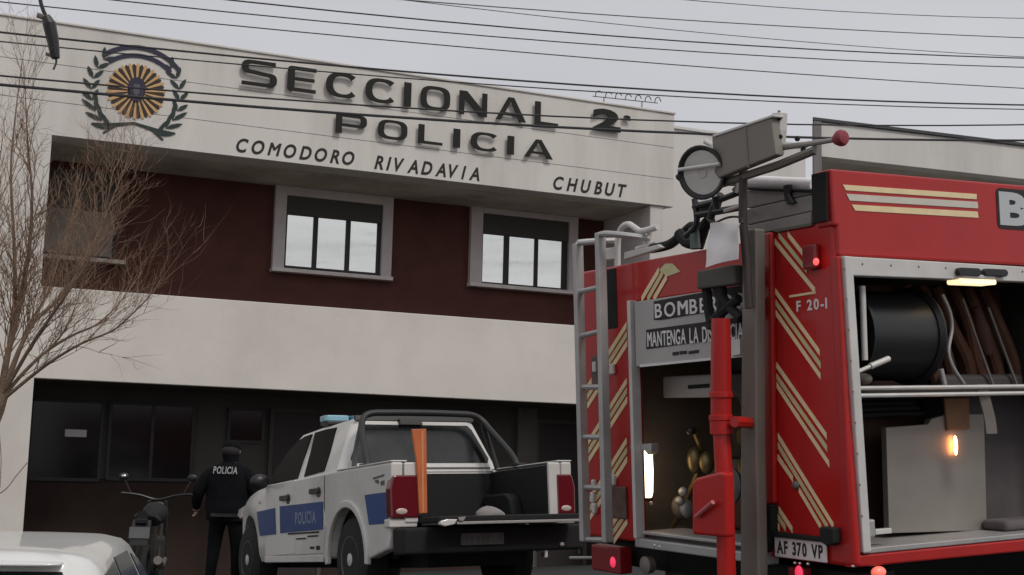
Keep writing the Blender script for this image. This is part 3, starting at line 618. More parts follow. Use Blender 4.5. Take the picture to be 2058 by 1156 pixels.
# unit number and licence plate
tword('F 20-1', *[v for v in ((0.316,1.583)[0], (0.086,1.599)[0], (0.316,1.583)[1], (0.313,1.640)[1])], 'plate', ft, x0=-0.001, gap=0.16, off=0.022, name='letter')
pl = MB().box(-0.022, -0.012, (0.542,0.346)[0], (0.147,0.345)[0], (0.339,0.296)[1], (0.332,0.403)[1]).build('licence_plate', M['plate'], ft, bevel=0.004)
p0, p1 = (0.520,0.307), (0.170,0.373)
tword('AF 370 VP', p0[0], p1[0], (0.333,0.312)[1], (0.329,0.384)[1], 'paintblack', pl, x0=-0.0225, gap=0.12, off=0.028, dep=0.002)
MB().prism([(0.597,0.429), (0.139,0.423), (0.140,0.400), (0.599,0.400)], 'x', -0.04, -0.002).build('plate_holder', M['black'], ft, bevel=0.006)
MB().prism([(0.150,0.480), (0.053,0.479), (0.054,0.403), (0.098,0.385), (0.154,0.405)], 'x', -0.06, -0.002).build('plate_lamp', M['black'], ft, bevel=0.008)
for px in ((0.393,0.274), (0.355,0.275), (0.294,0.278)): MB().disc_sphere((-0.012, px[0], px[1]), 0.012, 0.012, 0.010, 8, 6).build('bolt', M['chrome'], ft, smooth=True)
MB().prism([(0.623,0.560), (0.521,0.571), (0.529,0.434), (0.580,0.315), (0.617,0.312)], 'x', -0.05, -0.002).build('black_bracket', M['black'], ft, bevel=0.006)
MB().disc_sphere(tp((0.373,0.678), -0.008), 0.012, 0.03, 0.022, 8, 6).build('latch', M['grey'], ft, smooth=True)
# tail lamps
tl_ = MB().box(-0.045, -0.002, (0.216,1.854)[0], (0.116,1.843)[0], (0.171,1.792)[1], (0.163,1.921)[1]).build('tail_lamp', M['redlens'], ft, bevel=0.012)
MB().disc_sphere(tp((0.108,1.825), -0.045), 0.012, 0.019, 0.019, 12, 8).build('lit_bulb', M['redglow'], tl_, smooth=True)
tl_ = MB().box(-0.05, 0.05, (2.296,0.142)[0], (1.973,0.169)[0], (2.133,0.065)[1], (2.125,0.228)[1]).build('tail_lamp', M['redlens'], ft, bevel=0.012)
MB().disc_sphere(tp((2.044,0.136), -0.05), 0.012, 0.030, 0.034, 12, 8).build('lit_bulb', M['pinkglow'], tl_, smooth=True)
tl_ = MB().box(-0.03, 0.03, (0.435,0.222)[0], (0.312,0.233)[0], (0.377,0.164)[1], (0.371,0.251)[1]).build('tail_lamp', M['redlens'], ft, bevel=0.01)
MB().disc_sphere(tp((0.347,0.227), -0.03), 0.012, 0.03, 0.04, 12, 8).build('lit_bulb', M['pinkglow'], tl_, smooth=True)
q = (0.175,0.250); MB().disc_sphere((q[0], -0.012, q[1]), 0.044, 0.03, 0.03, 12, 8).build('marker_lamp', mat('marker_lamp_glow', (0.9, 0.25, 0.2), 0.3, emit=(1, 0.16, 0.10), estr=0.6), ft, smooth=True)
q = (0.009,0.292); MB().disc_sphere((q[0], -0.01, q[1]), 0.012, 0.012, 0.01, 8, 6).build('bolt', M['chrome'], ft, smooth=True)
# right side: high red coaming, door frame, locker
MB().prism([(-0.012, 2.0), (-0.02, 2.292), (5.0, 2.315), (5.0, 1.846), (0.012, 1.846), (0.012, 2.0)], 'y', 0.0, 0.13).build('side_coaming', M['redside'], ft, bevel=0.014, seg=3)
MB().prism([(0.127,2.281), (0.020,2.279), (0.028,2.028), (0.134,2.029)], 'x', -0.035, -0.022).build('coaming_end', M['black'], ft)  # black plate stands for the dark hollow of the open end
MB().prism([(0.0, 0.285), (5.0, 0.255), (5.0, 0.345), (0.05, 0.345)], 'y', -0.02, 0.05).build('side_sill', M['redside'], ft, bevel=0.01)
MB().prism([(0.0, 0.345), (0.050, 0.345), (0.018, 1.845), (-0.012, 1.845)], 'y', -0.012, 0.05).build('corner_post', M['redside'], ft, bevel=0.012, seg=3)
OX = 1.86
fr = MB().prism([(0.017,1.842), (0.072,1.841), (0.113,0.355), (0.059,0.354)], 'y', -0.035, 0.04).build('locker_frame', M['alulight'], ft, bevel=0.006)
MB().prism([(0.072,1.841), (OX, 1.83), (OX, 1.75), (0.069,1.744)], 'y', -0.03, 0.04).build('frame_top', M['alulight'], fr, bevel=0.005)
MB().box(OX, OX+0.05, -0.035, 0.04, 0.345, 1.83).build('frame_post', M['alulight'], fr, bevel=0.005)
MB().box(0.075, OX, -0.02, 0.05, 0.347, 0.375).build('frame_bottom', M['alu'], fr, bevel=0.005)
MB().box(0.06, OX, 0.05, 0.58, 0.35, 0.37).build('locker_floor', M['alu'], ft)
MB().box(0.055, OX+0.03, 0.57, 0.598, 0.345, 1.97).build('locker_back', M['brownint'], ft)
MB().box(0.052, 0.068, 0.041, 0.57, 0.37, 1.84).build('locker_side', M['black'], ft)
MB().box(OX, OX+0.03, 0.041, 0.57, 0.37, 1.84).build('locker_side', M['dark'], ft)
MB().box(0.068, OX, 0.041, 0.57, 1.77, 1.80).build('locker_ceiling', M['dark'], ft)
MB().box(0.068, OX, 0.10, 0.57, (0.465,1.152)[1]-0.01, (0.465,1.152)[1]+0.012).build('locker_shelf', M['dark'], ft)
for yy in (780.5, 795.5):
    q = {780.5: ((0.113,1.174), (0.963,1.165), (1.374,1.164)), 795.5: ((0.110,1.136), (0.987,1.125), (1.371,1.123))}[yy]
    MB().tube([spn(q[0], 0.03), spn((OX-0.0, q[0][1]-0.004), 0.03)], 0.011, 8).build('shelf_rail', M['alulight'], ft, smooth=True)
# hose reel with black hose, curved silver guard
hx0, hx1 = (0.296,1.435)[0], (0.809,1.438)[0]; hz = (0.764,1.460)[1]
rl = MB().lathe([(0.05, hx0), (0.255, hx0), (0.255, hx0+0.02), (0.235, hx0+0.02)] + [(0.240+0.005*abs(math.sin(k*math.pi/2)), hx0+0.02+(hx1-hx0-0.05)*k/24) for k in range(25)] + [(0.25, hx1-0.03), (0.272, hx1-0.01), (0.272, hx1), (0.05, hx1)], (0, 0.315, hz), (1, 0, 0), 36).build('hose_reel', M['blackgloss'], ft, smooth=True)
MB().tube(smooth_path([spn(p, 0.16) for p in ((0.910,1.683), (0.961,1.593), (0.974,1.497), (0.938,1.374), (0.967,1.284), (1.046,1.190))], 5), 0.011, 8).build('hose_guard', M['alu'], ft, smooth=True)
MB().tube([spn((0.830,1.272), 0.12), spn((0.854,1.180), 0.12)], 0.014, 8).build('guard_foot', M['alu'], ft)
MB().tube([spn((0.221,1.702), 0.06), spn((0.216,1.318), 0.06)], 0.017, 10).build('white_tube', M['alulight'], ft, smooth=True)
hd = MB().tube([spn((0.078,1.248), 0.0), spn((0.189,1.283), 0.0)], 0.011, 8).build('crank_handle', M['alulight'], ft, smooth=True)
MB().tube([spn((0.193,1.284), 0.0), spn((0.324,1.323), 0.0)], 0.016, 10).build('grip', M['alulight'], hd, smooth=True)
MB().disc_sphere(spn((0.226,1.221), 0.08), 0.045, 0.04, 0.03, 12, 8).build('crank_hub', M['grey'], ft, smooth=True)
for a, b in (((1.282,1.685), (1.500,1.185)), ((1.493,1.637), (1.703,1.183))):
    MB().tube([spn(a, 0.35), spn(b, 0.35)], 0.009, 6).build('tool_rod', M['boardmat'], ft)
a, b = (1.450,1.640), (1.530,1.366); MB().tube([spn(a, 0.4), spn(((a[0]+b[0])/2, (a[1]+b[1])/2), 0.4), spn(b, 0.4)], [0.022, 0.05, 0.03], 10).build('nozzle', M['brownint'], ft, smooth=True)
# black handle and warm strip lamp on the frame top
hn = MB(); hn.prism(rr_poly(*(lambda p, q: (p[0], q[0], q[1], p[1]))((0.806,1.808), (0.978,1.765)), 0.02), 'y', -0.06, -0.031)
hn.prism(rr_poly(*(lambda p, q: (p[0], q[0], q[1], p[1]))((1.005,1.809), (1.190,1.769)), 0.02), 'y', -0.06, -0.031)
hn.build('door_handle', M['blackgloss'], ft, bevel=0.004)
a, b = (0.832,1.755), (1.108,1.730)
sl_ = MB().box(a[0]+0.01, b[0]-0.01, -0.05, 0.03, b[1]+0.02, a[1]+0.02).build('strip_lamp', M['alulight'], ft, bevel=0.006)
MB().prism(rr_poly(a[0], b[0], b[1]-0.006, b[1]+0.022, 0.012), 'y', -0.045, 0.05).build('lamp_lens', M['warmlow'], sl_, smooth=True)
# lower locker: galvanised partition, amber glow in place of a reflection, hanging strap, bracket, folded bundle
MB().prism([(0.586,0.963), (0.907,0.972), (0.933,1.001), (1.063,1.026), (1.356,1.020), (1.331,0.365), (0.573,0.396)], 'y', 0.30, 0.34).build('partition_board', M['boardmat'], ft, bevel=0.004)
al = MB().disc_sphere(spn((1.089,0.851), 0.280), 0.013, 0.010, 0.055, 12, 10).build('amber_reflection', mat('amber_reflection_glow', (0.8, 0.4, 0.15), 0.4, emit=(1, 0.34, 0.10), estr=18.0), ft, smooth=True)  # glowing blob stands in for a warm reflection on the board
MB().prism([(1.026,1.116), (1.224,1.113), (1.219,0.939), (1.040,0.933)], 'y', 0.285, 0.30).build('plate_above_glow', mat('orange_brown_plate', (0.30, 0.15, 0.07), 0.6, var=0.3, vscale=8), ft, bevel=0.004)  # orange-brown plate above the stand-in reflection
sp2 = MB(); P_ = smooth_path([spn(p, 0.05) for p in ((1.058,1.187), (1.075,1.111), (1.106,1.002), (1.115,0.916))], 5)
for i in range(len(P_)-1):
    a, b = P_[i], P_[i+1]; wd = 0.035
    sp2.add([(a[0]-wd, a[1], a[2]), (a[0]+wd, a[1]-0.012, a[2]), (b[0]+wd, b[1]-0.012, b[2]), (b[0]-wd, b[1], b[2]), (a[0]-wd, a[1]+0.006, a[2]), (a[0]+wd, a[1]-0.006, a[2]), (b[0]+wd, b[1]-0.006, b[2]), (b[0]-wd, b[1]+0.006, b[2])], [(0,1,2,3),(4,7,6,5),(0,4,5,1),(2,6,7,3),(1,5,6,2),(0,3,7,4)])
sp2.build('strap', M['grey'], ft)
a, b = (0.131,0.510), (0.201,0.419); MB().box(a[0], b[0], 0.02, 0.08, b[1], a[1]).build('floor_bracket', M['alu'], ft, bevel=0.01)
a, b = (0.220,0.456), (0.333,0.429); MB().box(a[0], b[0], 0.04, 0.07, b[1], a[1]).build('floor_strip', M['alulight'], ft, bevel=0.004)
MB().box(1.12, 1.80, 0.37, 0.56, 0.375, 1.25).build('equipment_case', mat('dark_violet_case', (0.09, 0.075, 0.078), 0.6, var=0.2, vscale=4), ft, bevel=0.03)
MB().box(1.28, 1.60, 0.12, 0.30, 0.372, 0.43).build('folded_bundle', mat('grey_canvas', (0.13, 0.11, 0.115), 0.95, var=0.3, vscale=8), ft, bevel=0.025, seg=3)
# small fixings: rivets along the locker frame, couplings and a folded dark tarpaulin behind the board
for k in range(9):
    q = (0.010,1.777); MB().disc_sphere((q[0]+0.0055*k*1.1-0.001, -0.036, q[1]-0.155*k), 0.006, 0.004, 0.006, 6, 4).build('rivet', M['grey'], ft, smooth=True)
for k in range(8): MB().disc_sphere((0.14+0.20*k, -0.031, 1.805), 0.006, 0.004, 0.006, 6, 4).build('rivet', M['grey'], ft, smooth=True)
for k, (x_, z_) in enumerate(((0.20, 0.47), (0.20, 0.60), (0.20, 0.73))):
    MB().lathe([(0.03, 0), (0.05, 0.01), (0.05, 0.06), (0.042, 0.065), (0.042, 0.12), (0.02, 0.125)], (x_, 0.40, z_), (0, -1, 0), 14).build('hose_coupling', M['dark'], ft, smooth=True)
for k in range(5): MB().box(0.30+0.02*(k % 2), 0.95-0.03*(k % 3), 0.36, 0.55, 1.02+0.03*k, 1.045+0.03*k).build('folded_hose', M['black'], ft, bevel=0.011)
hosemat = mat('copper_brown_hose', (0.15, 0.062, 0.036), 0.7, var=0.3, vscale=6)
for k in range(6):
    x0 = 0.98+0.13*k; MB().tube(smooth_path([(x0, 0.50, 1.76), (x0+0.05, 0.46-0.02*(k % 2), 1.55), (x0+0.10+0.03*(k % 3), 0.44, 1.33), (x0+0.20, 0.46, 1.15)], 5), 0.036, 9).build('brown_hose', hosemat, ft, smooth=True)
# stripes and first letter on the red coaming
for pts, mt in ((((0.056,2.214), (1.039,2.225), (1.036,2.196), (0.075,2.186)), 'cream'), (((0.077,2.168), (1.043,2.182), (1.045,2.146), (0.099,2.134)), 'paletop'), (((0.112,2.114), (1.039,2.128), (1.043,2.094), (0.134,2.084)), 'cream')):
    MB().prism(list(pts), 'y', -0.0035, -0.0004).build('reflective_stripe', M[mt], ft)
def splace(y0): return lambda a, b, d: (a, y0-d, b)
a, b = (1.212,2.063), (1.454,2.251)
MB().prism(rr_poly(a[0]-0.018, b[0]+0.018, a[1]-0.02, b[1]+0.02, 0.03), 'y', -0.0035, -0.0004).build('letter_outline', M['paintblack'], ft)
letters('B', (a[0], b[0], a[1], b[1]), splace(-0.0036), mat('pale_grey_lettering', (0.50, 0.52, 0.53), 0.5), ft, 0.003, offset=0.045)
# forward body, cab, wheels and chassis (beyond the picture's right edge)
MB().prism([(OX+0.055, 0.345), (5.0, 0.345), (5.0, 1.845), (OX+0.055, 1.845)], 'y', 0.0, 0.05).build('side_panel', M['redside'], ft, bevel=0.008)
sh = MB().box(2.3, 4.7, -0.01, 0.0, 0.75, 1.75).build('roller_shutter', M['alu'], ft)
for k in range(16): MB().box(2.32, 4.68, -0.018, -0.010, 0.77+0.061*k, 0.822+0.061*k).build('slat', M['alulight'], sh)
MB().box(5.1, 7.0, 0.0, FW, 0.1, 2.05).build('cab', M['redside'], ft, bevel=0.1, seg=4)
MB().box(5.3, 6.1, -0.01, 0.0, 1.1, 1.85).build('cab_window', M['darkglass'], ft, bevel=0.01); MB().box(6.2, 6.85, -0.01, 0.0, 1.1, 1.8).build('cab_window', M['darkglass'], ft, bevel=0.01)
MB().box(0.1, 6.9, 0.75, 1.7, -0.30, 0.22).build('chassis', M['black'], ft)
MB().box(0.1, 0.35, 0.05, FW-0.05, 0.10, 0.24).build('under_beam', M['black'], ft)
for yy in (0.05, FW-0.30):
    for xx in (2.3, 6.0):
        wh = MB().lathe([(0.2, 0), (0.42, 0), (0.49, 0.04), (0.49, 0.25), (0.42, 0.29), (0.2, 0.29)], (xx, yy-0.02, -0.36), (0, 1, 0), 28).build('wheel', M['tyre'], ft, smooth=True)
        MB().lathe([(0.05, 0.02), (0.28, 0.0), (0.30, 0.02), (0.30, 0.05)], (xx, yy-0.025, -0.36), (0, 1, 0), 20).build('rim', M['alu'], wh, smooth=True)
MB().tube([tp((2.788,0.089), 0.1), tp((2.479,0.116), 0.1)], 0.010, 6).build('step_edge', M['alu'], ft)
# ---- rear locker contents
LOCK = {(1397, 925): (1.695,0.763), (1421, 930): (1.575,0.751), (1365, 1020): (1.875,0.462), (1380, 1022): (1.798,0.460), (1388, 866): (1.665,0.946), (1366, 1007): (1.800,0.509), (1373, 988): (1.761,0.569), (1350, 1060): (1.961,0.332), (1318, 1096): (1.623,0.271), (1328, 1099): (1.572,0.266), (1312, 1135): (1.758,0.139), (1449, 800): (0.600,1.140), (1449, 846): (0.606,1.019)}     # positions of fittings (y, z)
b0 = MB().prism([(1.875,1.289), (1.327,1.287), (1.334,1.147), (1.877,1.153)], 'x', 0.25, 0.6).build('grey_unit', M['signgrey'], ft, bevel=0.012)
MB().prism([(1.602,1.228), (1.395,1.232), (1.396,1.208), (1.603,1.204)], 'x', 0.243, 0.252).build('vent_slot', M['black'], b0)
MB().box(0.45, 0.75, 1.25, 1.55, 1.30, 1.72).build('upper_housing', M['mudgrey'], ft, bevel=0.02)
for pa, pb in (((2.326,1.191), (2.341,0.891)), ((2.241,1.189), (2.257,0.892))): MB().tube([tp(pa, 0.5), tp(pb, 0.5)], 0.022, 8).build('riser_pipe', M['mudgrey'], ft, smooth=True)
wl = MB().tube([tp((1.878,0.829), 0.12), tp((1.880,0.808), 0.12), tp((1.882,0.705), 0.12), tp((1.887,0.566), 0.12), tp((1.888,0.536), 0.12)], [0.020, 0.032, 0.035, 0.032, 0.024], 14).build('work_lamp', M['warm'], ft, smooth=True)
MB().prism([(1.905,0.866), (1.668,0.878), (1.671,0.827), (1.708,0.808), (1.738,0.832), (1.902,0.829)], 'x', 0.0, 0.06).build('lamp_bracket', M['alu'], wl, bevel=0.004)
MB().tube([tp((1.888,0.536), 0.12), tp((1.889,0.517), 0.12)], 0.03, 12).build('lamp_cap', M['black'], wl)
MB().disc_sphere(tp((1.839,0.502), 0.11), 0.012, 0.014, 0.014, 8, 6).build('switch_knob', M['alulight'], ft, smooth=True)
for px, py, rx, rz, mt in ((1397, 925, 0.055, 0.085, 'brass'), (1421, 930, 0.05, 0.07, 'brass'), (1365, 1020, 0.05, 0.075, 'grey'), (1380, 1022, 0.03, 0.06, 'alu')):
    MB().disc_sphere(tp(LOCK[(px, py)], 0.35), 0.05, rx, rz, 12, 8).build('pump_valve', M[mt], ft, smooth=True)
for px in ((1388, 866), (1366, 1007), (1373, 988)):
    MB().disc_sphere(tp(LOCK[px], 0.3), 0.03, 0.035, 0.030, 10, 7).build('valve_cap', M['alu'] if px[1] > 900 else M['blackgloss'], ft, smooth=True)
MB().tube(smooth_path([tp(LOCK[(1388, 866)], 0.33), tp(LOCK[(1397, 925)], 0.40), tp(LOCK[(1365, 1020)], 0.38), tp(LOCK[(1350, 1060)], 0.35)], 6), 0.02, 8).build('pump_pipe', M['brass'], ft, smooth=True)
MB().tube([(0.42, 0.95, 1.25), (0.42, 0.95, 0.45)], 0.022, 8).build('pump_pipe', M['grey'], ft, smooth=True)
MB().tube([(0.40, 1.12, 0.9), (0.40, 0.75, 0.9)], 0.03, 10).build('pump_pipe', M['brass'], ft, smooth=True)
MB().lathe([(0.02, 0), (0.11, 0.01), (0.115, 0.03), (0.09, 0.05)], (0.3, 1.28, 0.62), (-1, 0, 0.1), 20).build('pressure_gauge', M['mudgrey'], ft, smooth=True)
for k, (a, b) in enumerate(((1318, 1096), (1328, 1099))):
    MB().disc_sphere(tp(LOCK[(a, b)], -0.02), 0.015, 0.014, 0.012, 8, 6).build('bolt', M['chrome'], ft, smooth=True)
MB().lathe([(0.03, 0), (0.05, 0.01), (0.055, 0.06), (0.03, 0.07)], tp(LOCK[(1312, 1135)], 0.05), (-1, 0, 0), 14).build('outlet_cap', M['grey'], ft, smooth=True)
# more gear in the rear locker: stacked cases, hose coil, couplings, pipes
MB().box(0.62, 0.95, 1.55, 2.05, 0.325, 0.58).build('gear_case', M['brownint'], ft, bevel=0.02)
MB().box(0.66, 0.95, 1.60, 2.0, 0.585, 0.76).build('gear_case', M['mudgrey'], ft, bevel=0.02)
for k in range(4): MB().tube([(0.55+0.0*k, 1.02+(0.17-0.035*k)*math.cos(2*math.pi*i/28), 1.05+(0.17-0.035*k)*math.sin(2*math.pi*i/28)) for i in range(28)], 0.017, 7, closed=True).build('hose_coil', M['black'] if k % 2 else M['brownint'], ft, smooth=True)
for k, (y_, z_) in enumerate(((1.40, 0.72), (1.52, 0.72), (1.40, 0.90), (1.52, 0.90))):
    MB().lathe([(0.02, 0), (0.045, 0.005), (0.05, 0.03), (0.036, 0.035), (0.036, 0.09), (0.05, 0.095), (0.05, 0.12)], (0.70, y_, z_), (-1, 0, 0), 14).build('hose_coupling', M['brass'], ft, smooth=True)
for k in range(3): MB().tube(smooth_path([(0.60, 1.62-0.10*k, 1.70), (0.58, 1.60-0.10*k, 1.35), (0.62, 1.50-0.08*k, 1.05), (0.70, 1.45, 0.95)], 5), 0.016, 7).build('pump_pipe', M['grey'], ft, smooth=True)
MB().box(0.90, 0.97, 0.70, 1.50, 1.02, 1.06).build('pipe_shelf', M['grey'], ft)
MB().lathe([(0.02, 0), (0.07, 0.004), (0.075, 0.012), (0.07, 0.02)], (0.52, 1.30, 1.28), (-1, 0, 0), 18).build('pressure_gauge', M['signgrey'], ft, smooth=True)
# ---- columns standing at the rear
gc = MB().prism([(0.546,2.041), (0.436,2.033), (0.498,0.874), (0.518,0.172), (0.669,0.162), (0.625,0.872)], 'x', -0.16, -0.09).build('grey_column', M['grey'], ft, bevel=0.01)
MB().prism([(0.809,1.460), (0.718,1.463), (0.723,1.378), (0.814,1.371)], 'x', -0.06, -0.045).build('pale_tag', M['alulight'], ft)
rc = MB().tube([tp((0.577,1.562), -0.3), tp((0.585,1.403), -0.3), tp((0.606,1.022), -0.3), tp((0.606,1.019), -0.3), tp((0.606,0.951), -0.3), tp((0.606,0.948), -0.3), tp((0.594,0.722), -0.3), tp((0.605,0.152), -0.3)],
              [0.050, 0.054, 0.056, 0.061, 0.061, 0.045, 0.047, 0.050], 20).build('red_column', M['red'], ft, smooth=True)
for pz in (800, 846): MB().lathe([(0.057, 0), (0.064, 0.004), (0.064, 0.03), (0.057, 0.034)], tp(LOCK[(1449, pz)], -0.3), (0, 0, 1), 20).build('collar', M['red'], rc, smooth=True)
MB().prism([(0.695,0.697), (0.659,0.724), (0.457,0.762), (0.417,0.758), (0.427,0.430), (0.710,0.426)], 'x', -0.44, -0.37).build('control_box', M['red'], rc, bevel=0.016, seg=3)
MB().tube([tp((0.643,0.525), -0.455), tp((0.481,0.608), -0.47)], 0.012, 8).build('lever', mat('pale_red_lever', (0.48, 0.12, 0.12), 0.4), rc, smooth=True)
MB().tube([tp((0.495,1.014), -0.3), tp((0.536,1.006), -0.16)], 0.03, 8).build('column_arm', M['red'], rc)
# ---- lighting mast above the rear opening
ms = MB().tube([tp((0.462,1.608), -0.2), tp((0.471,1.874), -0.2), tp((0.488,2.089), -0.2), tp((0.469,2.355), -0.2)], 0.024, 10).build('light_mast', mat('dark_brown_metal', (0.05, 0.037, 0.033), 0.6, var=0.2), ft, smooth=True)
MB().tube([tp((0.701,2.302), -0.2), tp((0.446,2.316), -0.2), tp((0.187,2.329), -0.2), tp((-0.093,2.359), -0.2)], 0.024, 8).build('cross_beam', M['grey'], ms, smooth=True)
cw = Vector((-0.93, -0.30, -0.20)).normalized(); fc = Vector(tp((0.700,2.367), -0.30))
rl_ = MB().lathe([(0.02, 0.17), (0.07, 0.16), (0.125, 0.07), (0.146, 0.015), (0.150, -0.01), (0.140, -0.012), (0.132, -0.004), (0.05, 0.07), (0.02, 0.08)], fc, -cw, 32).build('round_floodlight', M['blackgloss'], ft, smooth=True)
MB().lathe([(0.128, 0.006), (0.06, 0.06), (0.02, 0.068)], fc, -cw, 32).build('reflector', M['reflector'], rl_, smooth=True)
su = cw.cross(Vector((0, 0, 1))).normalized(); sv = su.cross(cw).normalized()
def fl(a, b, d): p = fc + su*a + sv*b + cw*d; return tuple(p)
MB().tube([fl(0.135, 0.035, 0.02), fl(-0.135, 0.03, 0.02)], 0.011, 8).build('cross_bar', M['alulight'], rl_, smooth=True)
MB().tube([fl(0.15, 0.0, -0.02), fl(0.17, -0.01, -0.02)], 0.022, 10).build('side_pivot', M['blackgloss'], rl_, smooth=True)
MB().tube([fl(-0.03, -0.14, -0.05), tuple(Vector(tp((0.708,2.173), -0.2)))], 0.018, 8).build('yoke', M['blackgloss'], rl_)
MB().lathe([(0.03, 0.0), (0.034, 0.02), (0.03, 0.05)], fc, -cw, 14).build('bulb_shield', M['alulight'], rl_, smooth=True)
rp = MB().prism([(0.640,2.563), (0.153,2.575), (0.123,2.366), (0.598,2.321), (0.638,2.365)], 'x', -0.27, -0.215).build('square_floodlight', M['greylamp'], ft, bevel=0.008)
MB().prism([(0.623,2.564), (0.126,2.576), (0.127,2.563), (0.620,2.549)], 'x', -0.278, -0.205).build('top_flange', M['alulight'], rp, bevel=0.003)
MB().prism([(0.359,2.564), (0.347,2.565), (0.336,2.338), (0.348,2.337)], 'x', -0.273, -0.26).build('panel_seam', M['grey'], rp)
MB().prism([(0.202,2.603), (0.137,2.595), (0.146,2.503), (0.172,2.388), (0.202,2.414)], 'x', -0.22, -0.17).build('end_bracket', M['alulight'], rp, bevel=0.004)
for p in ((0.141,2.565), (0.139,2.466)): MB().disc_sphere(tp(p, -0.224), 0.012, 0.013, 0.013, 8, 6).build('bolt', M['black'], rp, smooth=True)
MB().tube([tp((0.167,2.611), -0.2), tp((0.172,2.586), -0.2)], 0.008, 6).build('pin', M['grey'], rp)
MB().tube([tp((0.783,2.561), -0.2), tp((0.723,2.530), -0.2), tp((0.726,2.480), -0.2)], 0.016, 8).build('hinge', M['alulight'], rp)
ar = MB().tube([tp((0.148,2.415), -0.2), tp((-0.023,2.399), -0.2), tp((-0.236,2.383), -0.2)], [0.017, 0.015, 0.012], 10).build('lamp_arm', mat('pale_grey_arm', (0.33, 0.30, 0.28), 0.5, metal=0.3), ft, smooth=True)
MB().lathe([(0.012, -0.012), (0.026, 0.004), (0.040, 0.03), (0.042, 0.045), (0.034, 0.062), (0.02, 0.066)], tp((-0.229,2.383), -0.2), (0.05, -1, 0.05), 14).build('red_knob', M['knob'], ar, smooth=True)
for p in ((0.033,2.438), (-0.007,2.374)): MB().disc_sphere(tp(p, -0.205), 0.014, 0.015, 0.015, 8, 6).build('wing_nut', M['black'], ar, smooth=True)
for pth, r in ((((1.036,2.236), (0.831,2.241), (0.621,2.260)), 0.018), (((1.015,2.187), (0.799,2.180), (0.617,2.177)), 0.02), (((1.029,2.281), (1.018,2.136), (1.124,2.078)), 0.018), (((0.785,2.268), (0.850,2.221), (0.889,2.148)), 0.022)):
    MB().tube(smooth_path([tp(p, -0.1) for p in pth], 5), r, 8).build('tangled_strut', M['blackgloss'], ms, smooth=True)
MB().prism([(1.077,2.268), (0.835,2.267), (0.884,2.183), (1.077,2.175)], 'x', -0.07, -0.04).build('lamp_base', M['mudgrey'], ms, bevel=0.006)
MB().tube([tp((0.704,2.327), -0.12), tp((0.603,2.306), -0.12), tp((0.639,2.267), -0.12)], 0.022, 8).build('clamp', M['alulight'], ms, smooth=True)
MB().tube([tp((0.726,2.169), -0.13), tp((0.589,2.177), -0.13)], 0.011, 6).build('brace', M['alulight'], ms, smooth=True)
hs = [tp(p, 0.05) for p in ((1.669,2.073), (1.488,2.077), (1.350,2.127), (1.251,2.159), (1.168,2.104), (1.201,2.026))]
MB().tube(smooth_path(hs, 6), 0.03, 9).build('black_hose', M['black'], ft, smooth=True)
MB().tube(smooth_path([tp(p, 0.0) for p in ((1.318,2.126), (1.239,2.058), (1.129,2.062), (1.074,2.134), (1.016,2.170))], 6), 0.035, 9).build('black_hose', M['black'], ft, smooth=True)
MB().tube([tp((1.073,2.121), -0.08), tp((1.061,1.999), -0.08)], 0.03, 8).build('teal_grey_fitting', mat('teal_grey_metal', (0.10, 0.13, 0.13), 0.5), ft, smooth=True)
MB().prism([(0.901,1.851), (0.587,1.855), (0.581,1.747), (0.911,1.749)], 'x', -0.20, -0.12).build('mast_junction_box', mat('dark_grey_box', (0.085, 0.08, 0.07), 0.7, var=0.2), ft, bevel=0.01)
for pth in (((0.883,1.752), (0.871,1.640), (0.842,1.527)), ((0.750,1.754), (0.747,1.658), (0.777,1.578)), ((0.794,1.750), (0.704,1.649), (0.591,1.565)), ((0.604,1.675), (0.734,1.617), (0.868,1.557))):
    MB().tube(smooth_path([tp(p, -0.15) for p in pth], 5), 0.028, 8).build('dark_loom', M['black'], ms, smooth=True)
# ---- load on the roof: stacked grey boards, pale roll and clip
for k, (tl__, tr__, br__, bl__) in enumerate((((0.762,2.300), (0.211,2.229), (0.213,2.201), (0.768,2.199)), ((0.768,2.191), (0.213,2.195), (0.218,2.109), (0.773,2.104)), ((0.774,2.096), (0.218,2.104), (0.222,2.041), (0.778,2.028)))):
    MB().prism([tl__, tr__, br__, bl__], 'x', 0.06-0.012*k, 1.6).build('roof_board', M['plank'], ft, bevel=0.006)
MB().tube([tp((0.807,2.363), 0.1), tp((0.253,2.257), 0.1)], 0.034, 14).build('pale_roll', M['cloth'], ft, smooth=True)
MB().prism([(0.411,2.273), (0.364,2.271), (0.375,2.216), (0.334,2.167), (0.386,2.164), (0.407,2.205)], 'x', 0.02, 0.05).build('board_clip', M['blackgloss'], ft, bevel=0.003)
MB().tube([tp((0.750,2.309), 0.05), tp((0.201,2.211), 0.05)], 0.010, 6).build('strap_rod', M['black'], ft)
MB().prism([(0.641,2.037), (0.456,2.030), (0.518,2.014), (0.634,2.014)], 'x', -0.02, 0.02).build('board_foot', M['black'], ft)
MB().prism([(0.549,2.037), (0.167,2.036), (0.168,2.021), (0.541,2.022)], 'x', -0.012, 0.04).build('roof_edge_trim', mat('olive_grey_trim', (0.13, 0.12, 0.09), 0.7), ft)
